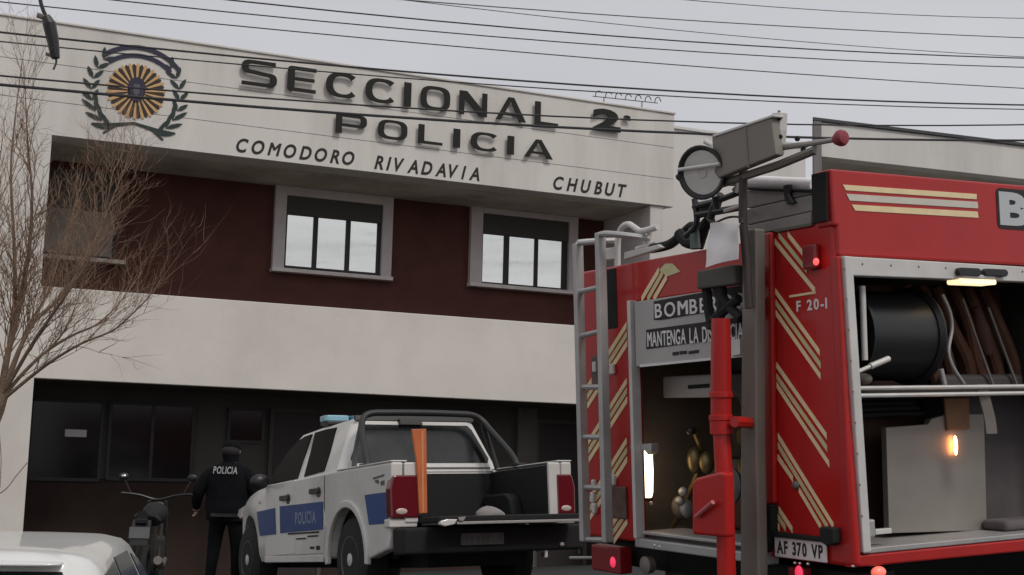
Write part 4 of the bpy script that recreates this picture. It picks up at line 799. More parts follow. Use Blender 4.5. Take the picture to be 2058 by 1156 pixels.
# ---- curved handrail and roof rail at the left
MB().tube(smooth_path([tp(p, 0.03) for p in ((2.021,1.875), (2.019,2.016), (2.006,2.168), (1.963,2.237), (1.884,2.252), (1.815,2.221), (1.741,2.190), (1.572,2.196))], 6), 0.020, 10).build('grab_rail', M['alulight'], ft, smooth=True)
for pth in (((1.848,2.094), (1.628,2.106)), ((1.750,2.202), (1.748,2.045)), ((1.687,2.200), (1.736,2.056))):
    MB().tube([tp(p, 0.06) for p in pth], 0.013, 8).build('roof_rail', M['alulight'], ft, smooth=True)
MB().prism([(2.250,2.141), (2.122,2.136), (2.126,2.062), (2.254,2.066)], 'x', 0.08, 0.11).build('pale_bracket', M['alulight'], ft, bevel=0.004)
MB().prism([(1.899,2.073), (1.536,2.082), (1.487,2.058), (1.901,2.029)], 'x', 0.0, 0.05).build('roof_edge_trim', M['alulight'], ft, bevel=0.004)

# ------------------------------------------------------------------ aluminium ladder hooked on the rear left
ld = thing('ladder', 'aluminium ladder hung upright on the left rear of the fire truck', 'ladder', TO, TROT)
XL = -0.16
def rail(l_t, l_b, name='rail', wd=0.022):
    m = MB(); m.prism([(l_t[0]+wd, l_t[1]), (l_t[0]-wd, l_t[1]), (l_b[0]-wd, l_b[1]), (l_b[0]+wd, l_b[1])], 'x', XL-0.03, XL+0.03); return m.build(name, M['alu'], ld, bevel=0.005)
rail((2.188,2.156), (2.189,0.262)); rail((1.924,2.194), (1.934,0.275))
for l, r in (((2.188,2.159), (1.933,2.139)), ((2.185,1.843), (1.930,1.853)), ((2.186,1.559), (1.932,1.578)), ((2.190,1.234), (1.932,1.228)), ((2.187,0.918), (1.936,0.917)), ((2.191,0.601), (1.934,0.605)), ((2.189,0.274), (1.933,0.287))):
    MB().tube([tp(l, XL), tp(r, XL)], 0.017, 8).build('rung', M['alu'], ld, smooth=True)
MB().tube(smooth_path([tp((1.925,2.182), XL), tp((1.835,2.177), XL), tp((1.737,2.156), XL+0.1), tp((1.706,2.142), XL+0.22)], 4), 0.02, 8).build('hook', M['alu'], ld, smooth=True)
MB().tube(smooth_path([tp((2.188,2.162), XL), tp((2.169,2.173), XL+0.1), tp((2.098,2.177), XL+0.25)], 4), 0.02, 8).build('hook', M['alu'], ld, smooth=True)
# ------------------------------------------------------------------ white cloth tied to the mast
wc = MB(); nu, nv = 8, 10; g_ = []
Q4 = [(0.616,2.076), (0.352,2.044), (0.411,1.860), (0.690,1.844)]
for side in (0, 1):
    for j in range(nv+1):
        for i in range(nu+1):
            u, v = i/nu, j/nv
            y = (Q4[0][0]*(1-u)+Q4[1][0]*u)*(1-v) + (Q4[3][0]*(1-u)+Q4[2][0]*u)*v; z = (Q4[0][1]*(1-u)+Q4[1][1]*u)*(1-v) + (Q4[3][1]*(1-u)+Q4[2][1]*u)*v
            x = -0.32 + 0.012*math.sin(u*5+v*2) + 0.010*math.sin(v*7-u*3)*(1-v) + side*0.004
            g_.append((x, y + 0.008*math.sin(v*4.5), z + 0.006*math.sin(u*6)*(1-v)))
N_ = (nu+1)*(nv+1); ff = []
for j in range(nv):
    for i in range(nu):
        a = j*(nu+1)+i; ff.append((a, a+1, a+nu+2, a+nu+1)); ff.append((N_+a, N_+a+nu+1, N_+a+nu+2, N_+a+1))
ring = [i for i in range(nu+1)] + [(j*(nu+1)+nu) for j in range(1, nv+1)] + [nv*(nu+1)+i for i in range(nu-1, -1, -1)] + [j*(nu+1) for j in range(nv-1, 0, -1)]
for a, b in zip(ring, ring[1:]+ring[:1]): ff.append((a, N_+a, N_+b, b))
wc.add(g_, ff); cl_ = wc.build('white_cloth', M['cloth'], smooth=True); cl_.location = TO; cl_.rotation_euler = Euler(TROT)
tag(cl_, 'white square cloth tied to the light mast below the round floodlight', 'cloth')
MB().tube(smooth_path([tp((0.604,2.071), -0.31), tp((0.538,2.100), -0.26), tp((0.435,2.086), -0.26), tp((0.364,2.043), -0.31)], 5), 0.006, 6).build('tie_cord', M['blackgloss'], cl_, smooth=True)
# ------------------------------------------------------------------ police pickup (x forward, y left, z up)
pk = thing('police_pickup', 'white double cab police pickup with blue side band and lowered tailgate', 'pickup', PO, PROT)
def arcp(cx, cz, r, a0, a1, n=12): return [(cx+r*math.cos(math.radians(a0+(a1-a0)*k/n)), cz+r*math.sin(math.radians(a0+(a1-a0)*k/n))) for k in range(n+1)]
side_poly = [(-1.09, 1.235), (-1.085, 1.12), (-1.06, 0.98), (-1.035, 0.68), (-0.985, 0.475), (-0.54, 0.395)] + arcp(0.0, 0.40, 0.485, 170, 8, 14) + [(0.50, 0.40), (2.46, 0.36), (2.46, 1.21), (0.30, 1.238)]
for s, nm in ((1, 'left'), (-1, 'right')):
    MB().prism(side_poly, 'y', s*0.81, s*0.925).build('body_side', M['carwhite'], pk, bevel=0.022, seg=3)
    lip = arcp(0.0, 0.40, 0.475, 186, -6, 20) + arcp(0.0, 0.40, 0.545, -6, 186, 20)
    MB().prism(lip, 'y', s*0.90, s*0.948).build('wheel_arch_flare', M['carwhite'], pk, bevel=0.012)
    MB().box(0.62, 2.44, s*0.915, s*0.94, 0.37, 0.44).build('rocker_trim', M['carwhite'], pk, bevel=0.008)
# front body with hood: rings along x
def yring(x, hw, zl, zh):
    return [(x, -hw*0.97, zl), (x, -hw, zl+0.08), (x, -hw, zh-0.14), (x, -hw*0.95, zh-0.04), (x, -hw*0.7, zh), (x, 0, zh+0.035), (x, hw*0.7, zh), (x, hw*0.95, zh-0.04), (x, hw, zh-0.14), (x, hw, zl+0.08), (x, hw*0.97, zl)]
secs = []
for x, hw, zh in ((2.44, 0.925, 1.235), (2.66, 0.925, 1.225), (2.74, 0.925, 1.22), (2.85, 0.925, 1.21), (3.0, 0.92, 1.19), (3.2, 0.905, 1.16), (3.4, 0.87, 1.13), (3.55, 0.84, 1.11), (3.66, 0.81, 1.09), (3.74, 0.78, 1.07), (3.92, 0.66, 1.03), (4.02, 0.5, 0.95)):
    dx = abs(x-3.2); zl = 0.42 + math.sqrt(max(0, 0.49**2-dx*dx)) if dx < 0.49 else (0.38 if x < 3 else 0.45); secs.append(yring(x, hw, zl, zh))
MB().loft(secs).build('front_body', M['carwhite'], pk, smooth=True)
hl = MB().prism([(3.50, 0.93), (3.50, 1.05), (3.86, 1.0), (3.92, 0.92), (3.80, 0.88)], 'y', 0.72, 0.80).build('headlight', M['clearlens'], pk, bevel=0.01)
MB().prism([(3.50, 0.93), (3.50, 1.05), (3.86, 1.0), (3.92, 0.92), (3.80, 0.88)], 'y', -0.72, -0.80).build('headlight', M['clearlens'], pk, bevel=0.01)
MB().box(0.30, 2.5, -0.81, 0.81, 0.45, 1.215).build('cab_floor_block', M['black'], pk)
# doors, handles, greenhouse
for s in (1, -1):
    for x0, x1, hx in ((1.452, 2.43, (1.60, 1.88)), (0.60, 1.44, (0.68, 0.95))):
        pl_ = [(x0, 0.455), (x1, 0.435), (x1, 1.20), (x0, 1.215)]
        if x0 < 1: pl_ = [(0.64, 0.455), (x1, 0.445), (x1, 1.205), (x0, 1.22), (x0, 0.9), (0.55, 0.72)]
        d_ = MB().prism(pl_, 'y', s*0.92, s*0.934).build('door', M['carwhite'], pk, bevel=0.006)
        zc = 1.04 if x0 > 1 else 1.068
        MB().prism(rr_poly(hx[0], hx[1], zc-0.025, zc+0.028, 0.02), 'y', s*0.935, s*0.962).build('handle', M['blackgloss'], d_, bevel=0.004)
        MB().disc_sphere(((hx[0]+hx[1])/2-0.08, s*0.936, zc-0.012), 0.075, 0.008, 0.055, 12, 8).build('handle_cup', M['mudgrey'], d_, smooth=True)
    for x0, x1, z0, z1 in ((1.4405, 1.4515, 0.45, 1.205), (0.585, 0.6, 0.74, 1.215), (2.4305, 2.441, 0.44, 1.20), (0.62, 2.43, 0.43, 0.442)):
        MB().box(x0, x1, s*0.92, s*0.9275, z0, z1).build('door_seam', M['paintblack'], pk)
    MB().prism(rr_poly(-0.42, -0.24, 1.02, 1.16, 0.03), 'y', s*0.92, s*0.927).build('fuel_flap', M['carwhite'], pk, bevel=0.002) if s < 0 else None
    MB().prism(rr_poly(2.62, 2.70, 1.02, 1.05, 0.012), 'y', s*0.92, s*0.934).build('side_indicator', M['clearlens'], pk, bevel=0.003)
def ztop(x): return 1.755 + (0.02*(x-0.43)/1.17 if x < 1.6 else 0.02 - 0.16*(x-1.6)**2*2.2)
def gring(x0, x1, hy, zf, r=0.1, n=5): return [(a, b, zf(a)) for a, b in rr_poly(x0, x1, -hy, hy, r, n)]
gh = MB().loft([gring(0.275, 2.52, 0.90, lambda x: 1.205), gring(0.42, 2.13, 0.672, lambda x: ztop(x)-0.02), gring(0.44, 2.10, 0.64, lambda x: ztop(x)+0.012), gring(0.56, 1.9, 0.48, lambda x: ztop(x)+0.035)])
gh.build('cab_roof', M['carwhite'], pk, smooth=True)
def fy(z): return 0.902 - (0.902-0.672)*(z-1.205)/(1.745-1.205)
def flank(poly, s, o=0.007):
    n = len(poly); return MB().add([(x, s*(fy(z)+o), z) for x, z in poly] + [(x, s*(fy(z)-0.02), z) for x, z in poly], [tuple(range(n)), tuple(range(2*n-1, n-1, -1))] + [(i, n+i, n+(i+1) % n, (i+1) % n) for i in range(n)])
fw = [(2.43, 1.215), (2.36, 1.39), (2.18, 1.56), (1.97, 1.668), (1.80, 1.70), (1.62, 1.708), (1.545, 1.51), (1.475, 1.225)]
rw = [(1.50, 1.715), (1.2, 1.722), (0.87, 1.715), (0.76, 1.45), (0.715, 1.262), (1.28, 1.238), (1.385, 1.50)]
for s in (1, -1):
    flank(fw, s).build('side_window', M['autoglass'], pk); flank(rw, s).build('side_window', M['autoglass'], pk)
for s in (1, -1): flank([(0.40, 1.207), (0.40, 1.222), (2.44, 1.215), (2.46, 1.20)], s, 0.009).build('window_seal', M['blackgloss'], pk)
ws = MB().add([(2.50, -0.80, 1.23), (2.50, 0.80, 1.23), (2.16, 0.60, 1.67), (2.16, -0.60, 1.67), (2.53, -0.80, 1.24), (2.53, 0.80, 1.24), (2.19, 0.60, 1.68), (2.19, -0.60, 1.68)], [(0,3,2,1),(4,5,6,7),(0,1,5,4),(1,2,6,5),(2,3,7,6),(3,0,4,7)]).build('windscreen', M['autoglass'], pk)
mr = MB().disc_sphere((2.33, 1.03, 1.245), 0.06, 0.11, 0.085, 12, 8).build('door_mirror', M['blackgloss'], pk, smooth=True); MB().disc_sphere((2.33, -1.03, 1.245), 0.06, 0.11, 0.085, 12, 8).build('door_mirror', M['blackgloss'], pk, smooth=True)
# cab back wall with rear window
def bxz(z): return 0.275 + (0.42-0.275)*(z-1.205)/(1.735-1.205)
def back(poly, o0, o1):
    n = len(poly); return MB().add([(bxz(z)-o1, y, z) for y, z in poly] + [(bxz(z)-o0, y, z) for y, z in poly], [tuple(range(n)), tuple(range(2*n-1, n-1, -1))] + [(i, n+i, n+(i+1) % n, (i+1) % n) for i in range(n)])
back([(-0.80, 1.225), (-0.80, 1.30), (-0.60, 1.735), (0.60, 1.735), (0.80, 1.30), (0.80, 1.225)], -0.01, 0.012).build('rear_window_surround', M['carwhite'], pk, bevel=0.004)
rg = back([(-0.745, 1.315), (-0.76, 1.36), (-0.615, 1.66), (-0.57, 1.705), (0.57, 1.705), (0.615, 1.66), (0.76, 1.36), (0.745, 1.315)], 0.005, 0.016).build('rear_window', mat('grey_rear_glass', (0.022, 0.024, 0.024), 0.16, spec=0.6, var=0.5, vscale=2.5), pk)
back([(-0.76, 1.255), (-0.76, 1.272), (0.76, 1.272), (0.76, 1.255)], 0.012, 0.02).build('back_groove', M['mudgrey'], pk)
back([(-0.05, 1.70), (-0.05, 1.765), (0.20, 1.765), (0.20, 1.70)], 0.012, 0.05).build('high_brake_light', M['blackgloss'], pk, bevel=0.006)
back([(-0.66, 1.745), (-0.66, 1.80), (0.66, 1.80), (0.66, 1.745)], -0.03, 0.006).build('dark_roof_strip', M['blackgloss'], pk, bevel=0.006)  # black strip between the rear window and the roll bar
# bed
MB().box(-1.05, 0.28, -0.80, 0.80, 0.70, 0.755).build('bed_floor', M['black'], pk)
for s in (1, -1):
    MB().box(-1.06, 0.28, s*0.775, s*0.808, 0.755, 1.215).build('bed_liner', M['black'], pk)
    MB().prism([(-0.40, 0.755), (-0.34, 0.93), (-0.24, 0.98), (0.18, 0.98), (0.27, 0.93)]+[(0.27, 0.755)], 'y', s*0.64, s*0.774).build('wheel_housing', M['black'], pk, bevel=0.02)
    MB().box(-1.085, 0.26, s*0.77, s*0.928, 1.236, 1.25).build('bed_rail_cap', M['carwhite'], pk, bevel=0.006)
    MB().box(-1.088, -1.05, s*0.672, s*0.80, 0.70, 1.23).build('rear_pillar', M['carwhite'], pk, bevel=0.012)
MB().box(0.245, 0.27, -0.77, 0.77, 0.755, 1.205).build('bed_front_liner', M['black'], pk)
for s in (1, -1):
    t_ = MB().prism([(0.94, 0.745), (0.945, 1.0), (0.92, 1.10), (0.90, 1.117), (0.755 if s < 0 else 0.672, 1.117), (0.755 if s < 0 else 0.672, 0.745)] if s > 0 else [(-0.94, 0.745), (-0.945, 1.0), (-0.92, 1.10), (-0.90, 1.117), (-0.757, 1.117), (-0.757, 0.745)], 'x', -1.105, -0.99).build('tail_light', M['taillight'], pk, bevel=0.014, seg=3)
    MB().disc_sphere((-1.106, s*0.84, 0.80), 0.008, 0.055, 0.028, 12, 8).build('reversing_lens', M['clearlens'], t_, smooth=True)
MB().box(-1.075, -0.95, 0.676, 0.945, 0.662, 0.738).build('corner_panel', M['carwhite'], pk, bevel=0.012); MB().box(-1.075, -0.95, -0.945, -0.676, 0.662, 0.738).build('corner_panel', M['carwhite'], pk, bevel=0.012)
tg = MB().box(-1.50, -1.075, -0.76, 0.665, 0.690, 0.742).build('lowered_tailgate', M['black'], pk, bevel=0.012)
MB().box(-1.512, -1.495, -0.75, 0.50, 0.668, 0.692).build('tailgate_edge', M['alu'], tg, bevel=0.003)
MB().box(-1.49, -1.08, -0.74, 0.64, 0.672, 0.690).build('tailgate_skin', M['mudgrey'], tg)
MB().prism([(0.66, 0.70), (0.60, 0.715), (0.50, 0.712), (0.53, 0.67), (0.62, 0.655), (0.665, 0.67)], 'x', -1.53, -1.47).build('hinge_cover', M['carwhite'], tg, bevel=0.008)
MB().prism([(0.49, 0.73), (0.42, 0.735), (0.44, 0.70), (0.48, 0.70)], 'x', -1.525, -1.50).build('latch_plate', M['alu'], tg)
MB().box(-1.30, -1.02, -0.90, 0.90, 0.42, 0.655).build('rear_bumper', M['black'], pk, bevel=0.03, seg=3)
lp = MB().box(-1.318, -1.302, (-0.057,0.548)[0], (0.359,0.559)[0], (0.155,0.489)[1], (0.152,0.593)[1]).build('licence_plate', mat('dim_plate', (0.14, 0.14, 0.135), 0.6, var=0.3, vscale=20), pk, bevel=0.004)
for k in range(6): MB().box(-1.3205, -1.3182, 0.09+0.047*k+(0.02 if k > 2 else 0), 0.118+0.047*k+(0.02 if k > 2 else 0), 0.495, 0.565).build('plate_mark', M['mudgrey'], lp)
MB().disc_sphere((-1.31, -0.66, 0.47), 0.012, 0.025, 0.02, 8, 6).build('reflector_lens', M['clearlens'], pk, smooth=True)
# roll bar
rb = MB().tube(smooth_path([(-0.24, 0.80, 1.24), (-0.16, 0.79, 1.36), (0.10, 0.72, 1.62), (0.19, 0.67, 1.74), (0.21, 0.58, 1.795), (0.21, 0.40, 1.805), (0.21, 0.0, 1.81), (0.21, -0.38, 1.805), (0.21, -0.54, 1.795), (0.19, -0.64, 1.74), (0.10, -0.70, 1.62), (-0.16, -0.79, 1.36), (-0.24, -0.80, 1.24)], 5), 0.033, 10).build('roll_bar', mat('grey_powder_coat', (0.030, 0.030, 0.030), 0.45, spec=0.4), pk, smooth=True)
MB().tube(smooth_path([(0.16, 0.785, 1.24), (0.2, 0.74, 1.45), (0.205, 0.68, 1.70)], 4), 0.028, 8).build('roll_bar_leg', M['mudgrey'], rb, smooth=True)
MB().tube(smooth_path([(0.16, -0.785, 1.24), (0.2, -0.74, 1.45), (0.205, -0.66, 1.70)], 4), 0.028, 8).build('roll_bar_leg', M['blackgloss'], rb, smooth=True)
for s in (1, -1): MB().box(-0.32, -0.16, s*0.76, s*0.86, 1.251, 1.275).build('roll_bar_foot', M['blackgloss'], rb, bevel=0.006)
# roof light bar
lb = MB().box(1.42, 1.64, -0.58, 0.58, 1.80, 1.835).build('light_bar', M['blackgloss'], pk, bevel=0.01)
for k in range(4):
    y0 = 0.60-0.30*k; MB().prism(rr_poly(1.43, 1.64, y0-0.29, y0, 0.06), 'z', 1.836, 1.90).build('lens', M['palelens'] if k in (0, 3) else M['teal'], lb, bevel=0.012)
# blue vinyl band, lettering, small marks
b_ = MB().prism([(2.718,0.929), (2.088,0.950), (2.054,0.668), (2.607,0.663)], 'y', 0.9375, 0.9405).build('blue_band', M['policeblue'], pk)
MB().prism([(1.921,0.960), (0.597,0.958), (0.615,0.685), (1.904,0.676)], 'y', 0.9375, 0.9405).build('blue_band', M['policeblue'], pk)
MB().prism([(-0.460,0.973), (-0.997,0.975), (-0.998,0.701), (-0.559,0.699)], 'y', 0.9262, 0.9285).build('blue_band', M['policeblue'], pk)
letters('POLICIA', (-1.415, -0.80, 0.755, 0.88), lambda a, b, d: (-a, 0.9412+d, b), M['bluetext'], pk, 0.002, offset=0.02, gap=0.16)
for (x0, x1, z0, z1) in ((0.72, 1.65, 0.655, 0.672), (0.75, 1.05, 0.62, 0.635), (1.1, 1.4, 0.60, 0.615), (0.70, 0.80, 0.49, 0.53), (0.86, 0.98, 0.50, 0.525)):
    MB().box(x0, x1, 0.9375, 0.94, z0, z1).build('small_marking', M['paintblack'], pk)
for q in ([(-0.668,1.120), (-0.935,1.136), (-0.923,1.119), (-0.679,1.101)], [(-0.702,1.091), (-0.796,1.095), (-0.806,1.054), (-0.725,1.072)], [(-0.841,1.075), (-0.933,1.083), (-0.931,1.039), (-0.851,1.039)]):
    MB().prism(q, 'y', 0.926, 0.929).build('badge', M['mudgrey'], pk)
# wheels
for x in (0.0, 3.2):
    for s in (1, -1):
        wh = MB().lathe([(0.20, 0), (0.34, 0), (0.385, 0.03), (0.39, 0.06), (0.39, 0.20), (0.385, 0.23), (0.34, 0.255), (0.20, 0.255)], (x, s*0.64, 0.39 if x == 0 else 0.40), (0, s, 0), 32).build('wheel', M['tyre'], pk, smooth=True)
        zc = 0.39 if x == 0 else 0.40
        MB().lathe([(0.02, 0.21), (0.19, 0.215), (0.205, 0.256), (0.22, 0.262), (0.225, 0.22)], (x, s*0.64, zc), (0, s, 0), 32).build('rim', M['mudgrey'], wh, smooth=True)
        for k in range(5):
            a = 2*math.pi*k/5+0.3; dx, dz = math.cos(a), math.sin(a); nx, nz = -dz, dx
            MB().prism([(x+dx*0.03+nx*0.035, zc+dz*0.03+nz*0.035), (x+dx*0.2+nx*0.022, zc+dz*0.2+nz*0.022), (x+dx*0.2-nx*0.022, zc+dz*0.2-nz*0.022), (x+dx*0.03-nx*0.035, zc+dz*0.03-nz*0.035)], 'y', s*0.862, s*0.892).build('spoke', M['wheel'], wh, bevel=0.006)
        MB().lathe([(0.06, 0.225), (0.06, 0.26), (0.02, 0.268)], (x, s*0.64, zc), (0, s, 0), 20).build('hub_cap', M['wheel'], wh, smooth=True)
MB().box(-0.9, 3.8, -0.5, 0.5, 0.30, 0.48).build('chassis', M['black'], pk)
MB().box(-0.50, 0.50, 0.60, 0.63, 0.38, 0.74).build('wheel_well', M['black'], pk); MB().box(-0.50, 0.50, -0.63, -0.60, 0.38, 0.74).build('wheel_well', M['black'], pk)

# orange board and white sack in the bed
ob = MB().prism([(0.736,1.521), (0.594,1.527), (0.596,1.229), (0.600,0.779), (0.678,0.777), (0.693,1.229)], 'x', -1.125, -1.095).build('orange_board', M['orange'], bevel=0.006)
ob.location = PO; ob.rotation_euler = Euler(PROT); tag(ob, 'tall orange board standing upright at the rear left of the pickup bed', 'board')
MB().prism([(0.646,1.507), (0.626,1.507), (0.635,0.786), (0.651,0.787)], 'x', -1.128, -1.1255).build('pale_edge', mat('pale_orange_edge', (0.66, 0.27, 0.12), 0.6), ob)
bag = MB().disc_sphere((-1.25, 0.055, 0.745), 0.10, 0.145, 0.075, 18, 10); rb_ = random.Random(3)
bag.v = [(x+rb_.gauss(0, 0.003), y + 0.02*math.sin(z*40), z+0.010*math.sin(y*22+1)+rb_.gauss(0, 0.002)) for x, y, z in bag.v]
bg_ = bag.build('white_sack', mat('off_white_sack', (0.26, 0.245, 0.235), 0.85, var=0.15, vscale=10), smooth=True); bg_.location = PO; bg_.rotation_euler = Euler(PROT)
tag(bg_, 'small rounded pale sack lying on the lowered tailgate of the pickup', 'sack')
# ------------------------------------------------------------------ person in dark uniform, seen from behind
def skinned(joints, edges, root):
    names = list(joints); idx = {n: i for i, n in enumerate(names)}
    me = bpy.data.meshes.new('skeleton'); me.from_pydata([joints[n][0] for n in names], [(idx[a], idx[b]) for a, b in edges], [])
    o = bpy.data.objects.new('skeleton', me); col.objects.link(o)
    md = o.modifiers.new('skin', 'SKIN'); md.use_smooth_shade = True
    sv_ = me.skin_vertices[0].data
    for n in names:
        r = joints[n][1]; r = r if isinstance(r, tuple) else (r, r); sv_[idx[n]].radius = r; sv_[idx[n]].use_root = (n == root)
    o.modifiers.new('sub', 'SUBSURF').levels = 2; o.modifiers['sub'].render_levels = 2
    dg = C.evaluated_depsgraph_get(); dg.update(); out = bpy.data.meshes.new_from_object(o.evaluated_get(dg))
    bpy.data.objects.remove(o); return out
PX, PY = -3.46, 16.9; PZ = z_lot(PX, PY)
J = {'pelvis': ((0, 0, 0.98), (0.17, 0.13)), 'waist': ((0, 0, 1.12), (0.165, 0.12)), 'chest': ((0, 0.01, 1.33), (0.20, 0.13)), 'upper': ((0, 0, 1.49), (0.17, 0.10)), 'neck': ((0, 0.02, 1.58), 0.062), 'jaw': ((0, 0.05, 1.67), 0.078), 'head': ((0, 0.04, 1.755), 0.098), 'crown': ((0, 0.03, 1.82), 0.075),
     'lsh': ((-0.23, 0, 1.47), 0.10), 'lel': ((-0.37, -0.03, 1.21), 0.085), 'lwr': ((-0.41, 0.10, 1.03), 0.055), 'lha': ((-0.42, 0.15, 0.98), 0.036),
     'rsh': ((0.23, 0, 1.47), 0.10), 'rel': ((0.36, -0.04, 1.21), 0.085), 'rwr': ((0.36, 0.14, 1.06), 0.045), 'rha': ((0.35, 0.19, 1.02), 0.036),
     'lhi': ((-0.11, 0, 0.92), 0.115), 'lkn': ((-0.15, 0.03, 0.52), 0.082), 'lan': ((-0.17, -0.02, 0.12), 0.058), 'lto': ((-0.19, 0.15, 0.045), 0.045),
     'rhi': ((0.11, 0, 0.92), 0.115), 'rkn': ((0.13, 0.04, 0.52), 0.082), 'ran': ((0.14, 0.0, 0.12), 0.058), 'rto': ((0.17, 0.17, 0.045), 0.045)}
E_ = [('pelvis', 'waist'), ('waist', 'chest'), ('chest', 'upper'), ('upper', 'neck'), ('neck', 'jaw'), ('jaw', 'head'), ('head', 'crown'), ('upper', 'lsh'), ('lsh', 'lel'), ('lel', 'lwr'), ('lwr', 'lha'), ('upper', 'rsh'), ('rsh', 'rel'), ('rel', 'rwr'), ('rwr', 'rha'),
      ('pelvis', 'lhi'), ('lhi', 'lkn'), ('lkn', 'lan'), ('lan', 'lto'), ('pelvis', 'rhi'), ('rhi', 'rkn'), ('rkn', 'ran'), ('ran', 'rto')]
me = skinned(J, E_, 'pelvis')
bm = bmesh.new(); bm.from_mesh(me)
fm = MB()
for s, w_, h_ in ((-1, Vector(J['lwr'][0]), Vector(J['lha'][0])), (1, Vector(J['rwr'][0]), Vector(J['rha'][0]))):      # fingers, lightly curled
    d = (h_-w_).normalized(); sd_ = d.cross(Vector((s, 0, 0.2))).normalized(); nn = d.cross(sd_).normalized()
    for k, ln in enumerate((0.070, 0.080, 0.074, 0.058)):
        b0_ = h_ + sd_*(0.026-0.018*k) + d*0.015
        fm.tube([tuple(b0_), tuple(b0_+d*ln*0.5+nn*0.006*s), tuple(b0_+d*ln*0.8+nn*0.022*s), tuple(b0_+d*ln*0.85+nn*0.045*s)], [0.010, 0.0095, 0.009, 0.007], 7)
    fm.tube([tuple(w_+d*0.03+sd_*0.02), tuple(w_+d*0.06+sd_*0.045), tuple(w_+d*0.09+sd_*0.05)], [0.012, 0.011, 0.008], 7)
for s in (-1, 1): fm.disc_sphere((s*0.098, 0.035, 1.735), 0.014, 0.022, 0.034, 8, 6)                                   # ears
fm.disc_sphere((0, 0.148, 1.72), 0.014, 0.024, 0.022, 8, 6)                                                           # nose
base = len(bm.verts); nv_ = [bm.verts.new(v) for v in fm.v]
for f in fm.f:
    try: bm.faces.new([nv_[i] for i in f])
    except ValueError: pass
bmesh.ops.recalc_face_normals(bm, faces=bm.faces); bm.to_mesh(me); bm.free()
body = bpy.data.objects.new('person', me); col.objects.link(body); me.name = 'person'
me.materials.clear(); me.materials.append(M['uniform']); me.materials.append(M['skin']); me.materials.append(M['black'])
for p in me.polygons:
    p.use_smooth = True; c = p.center
    hand = any((c-Vector(J[n][0])).length < 0.085 for n in ('lha', 'rha'))
    p.material_index = 1 if (c.z > 1.60 or hand) else (2 if c.z < 0.10 else 0)
body.location = (PX, PY, PZ); body.rotation_euler = (0, 0, math.radians(-4)); body.scale = (1.04, 1.04, 1.0)
tag(body, 'person in a black police jacket seen from behind beside the pickup', 'person')
cp = MB(); cp.lathe([(0.111, 0.0), (0.113, 0.03), (0.106, 0.07), (0.075, 0.105), (0.02, 0.12)], (0, 0.035, 1.752), (0, 0, 1), 20); cp.build('cap', M['uniform'], body, smooth=True)
MB().loft([[(0.108*q*math.cos(a), 0.028+0.112*q*math.sin(a), z) for a in [2*math.pi*k/20 for k in range(20)]] for z, q in ((1.545, 0.86), (1.60, 0.82), (1.66, 0.92), (1.70, 0.98))] ).build('neck_warmer', M['uniform'], body, smooth=True)
MB().disc_sphere((0, 0.012, 1.735), 0.112, 0.118, 0.085, 16, 10).build('hair', M['hair'], body, smooth=True)
fold = lambda a, z: 1 + 0.022*math.sin(5*a + 14*z) + 0.016*math.sin(3*a - 31*z)
jk = MB().loft([[(0.262*math.cos(a)*q*fold(a, z), 0.165*math.sin(a)*q*fold(a, z), z) for a in [2*math.pi*k/32 for k in range(32)]] for z, q in ((0.88, 0.95), (0.93, 0.99), (0.98, 1.0), (1.03, 1.03), (1.08, 1.0), (1.13, 0.98), (1.18, 1.0), (1.23, 1.01), (1.28, 1.03), (1.34, 1.05), (1.40, 1.06), (1.46, 1.03), (1.51, 0.90), (1.55, 0.72), (1.60, 0.36))]).build('jacket', M['uniform'], body, smooth=True)
MB().lathe([(0.20, 0), (0.213, 0.004), (0.213, 0.04), (0.20, 0.044)], (0, 0, 0.93), (0, 0, 1), 20).build('belt', M['blackgloss'], body, smooth=True)
letters('POLICIA', (-0.145, 0.145, 1.455, 1.545), lambda a, b, d: (a, -0.184-d+0.30*max(0, b-1.47), b), M['print_white'], body, 0.003, offset=0.02, gap=0.12, joined=True, name='back_print')

# ------------------------------------------------------------------ parked motorcycle
MX, MY = -3.72, 14.0; mc = thing('motorcycle', 'dark motorcycle parked beside the station, left of the person', 'motorcycle', (MX, MY, z_lot(MX, MY)), (0, 0, math.radians(8)))
def torus(c, R, r, ax='x', n=28, k=10): return MB().tube([(c[0], c[1]+R*math.cos(2*math.pi*i/n), c[2]+R*math.sin(2*math.pi*i/n)) for i in range(n)], r, k, closed=True)
for y in (0.15, 1.42):
    wh = torus((0, y, 0.31), 0.25, 0.06).build('wheel', M['tyre'], mc, smooth=True)
    MB().tube([(0, y+0.2*math.cos(2*math.pi*i/24), 0.31+0.2*math.sin(2*math.pi*i/24)) for i in range(24)], 0.014, 6, closed=True).build('rim', M['mudgrey'], wh, smooth=True)
    for k in range(6):
        a = math.pi*k/6; MB().tube([(0, y-0.2*math.cos(a), 0.31-0.2*math.sin(a)), (0, y+0.2*math.cos(a), 0.31+0.2*math.sin(a))], 0.006, 5).build('spoke', M['grey'], wh)
MB().loft([[(0.13*q*math.cos(a), y, z+0.11*q*math.sin(a)) for a in [2*math.pi*k/14 for k in range(14)]] for y, z, q in ((0.72, 0.84, 0.5), (0.82, 0.86, 1.0), (1.0, 0.89, 1.1), (1.15, 0.90, 0.8), (1.22, 0.90, 0.4))]).build('fuel_tank', M['black'], mc, smooth=True)
MB().loft([[(0.12*q*math.cos(a), y, z+0.05*math.sin(a)) for a in [2*math.pi*k/14 for k in range(14)]] for y, z, q in ((-0.12, 0.90, 0.5), (0.05, 0.88, 0.9), (0.35, 0.83, 1.1), (0.65, 0.82, 0.9), (0.78, 0.85, 0.5))]).build('seat', M['black'], mc, smooth=True)
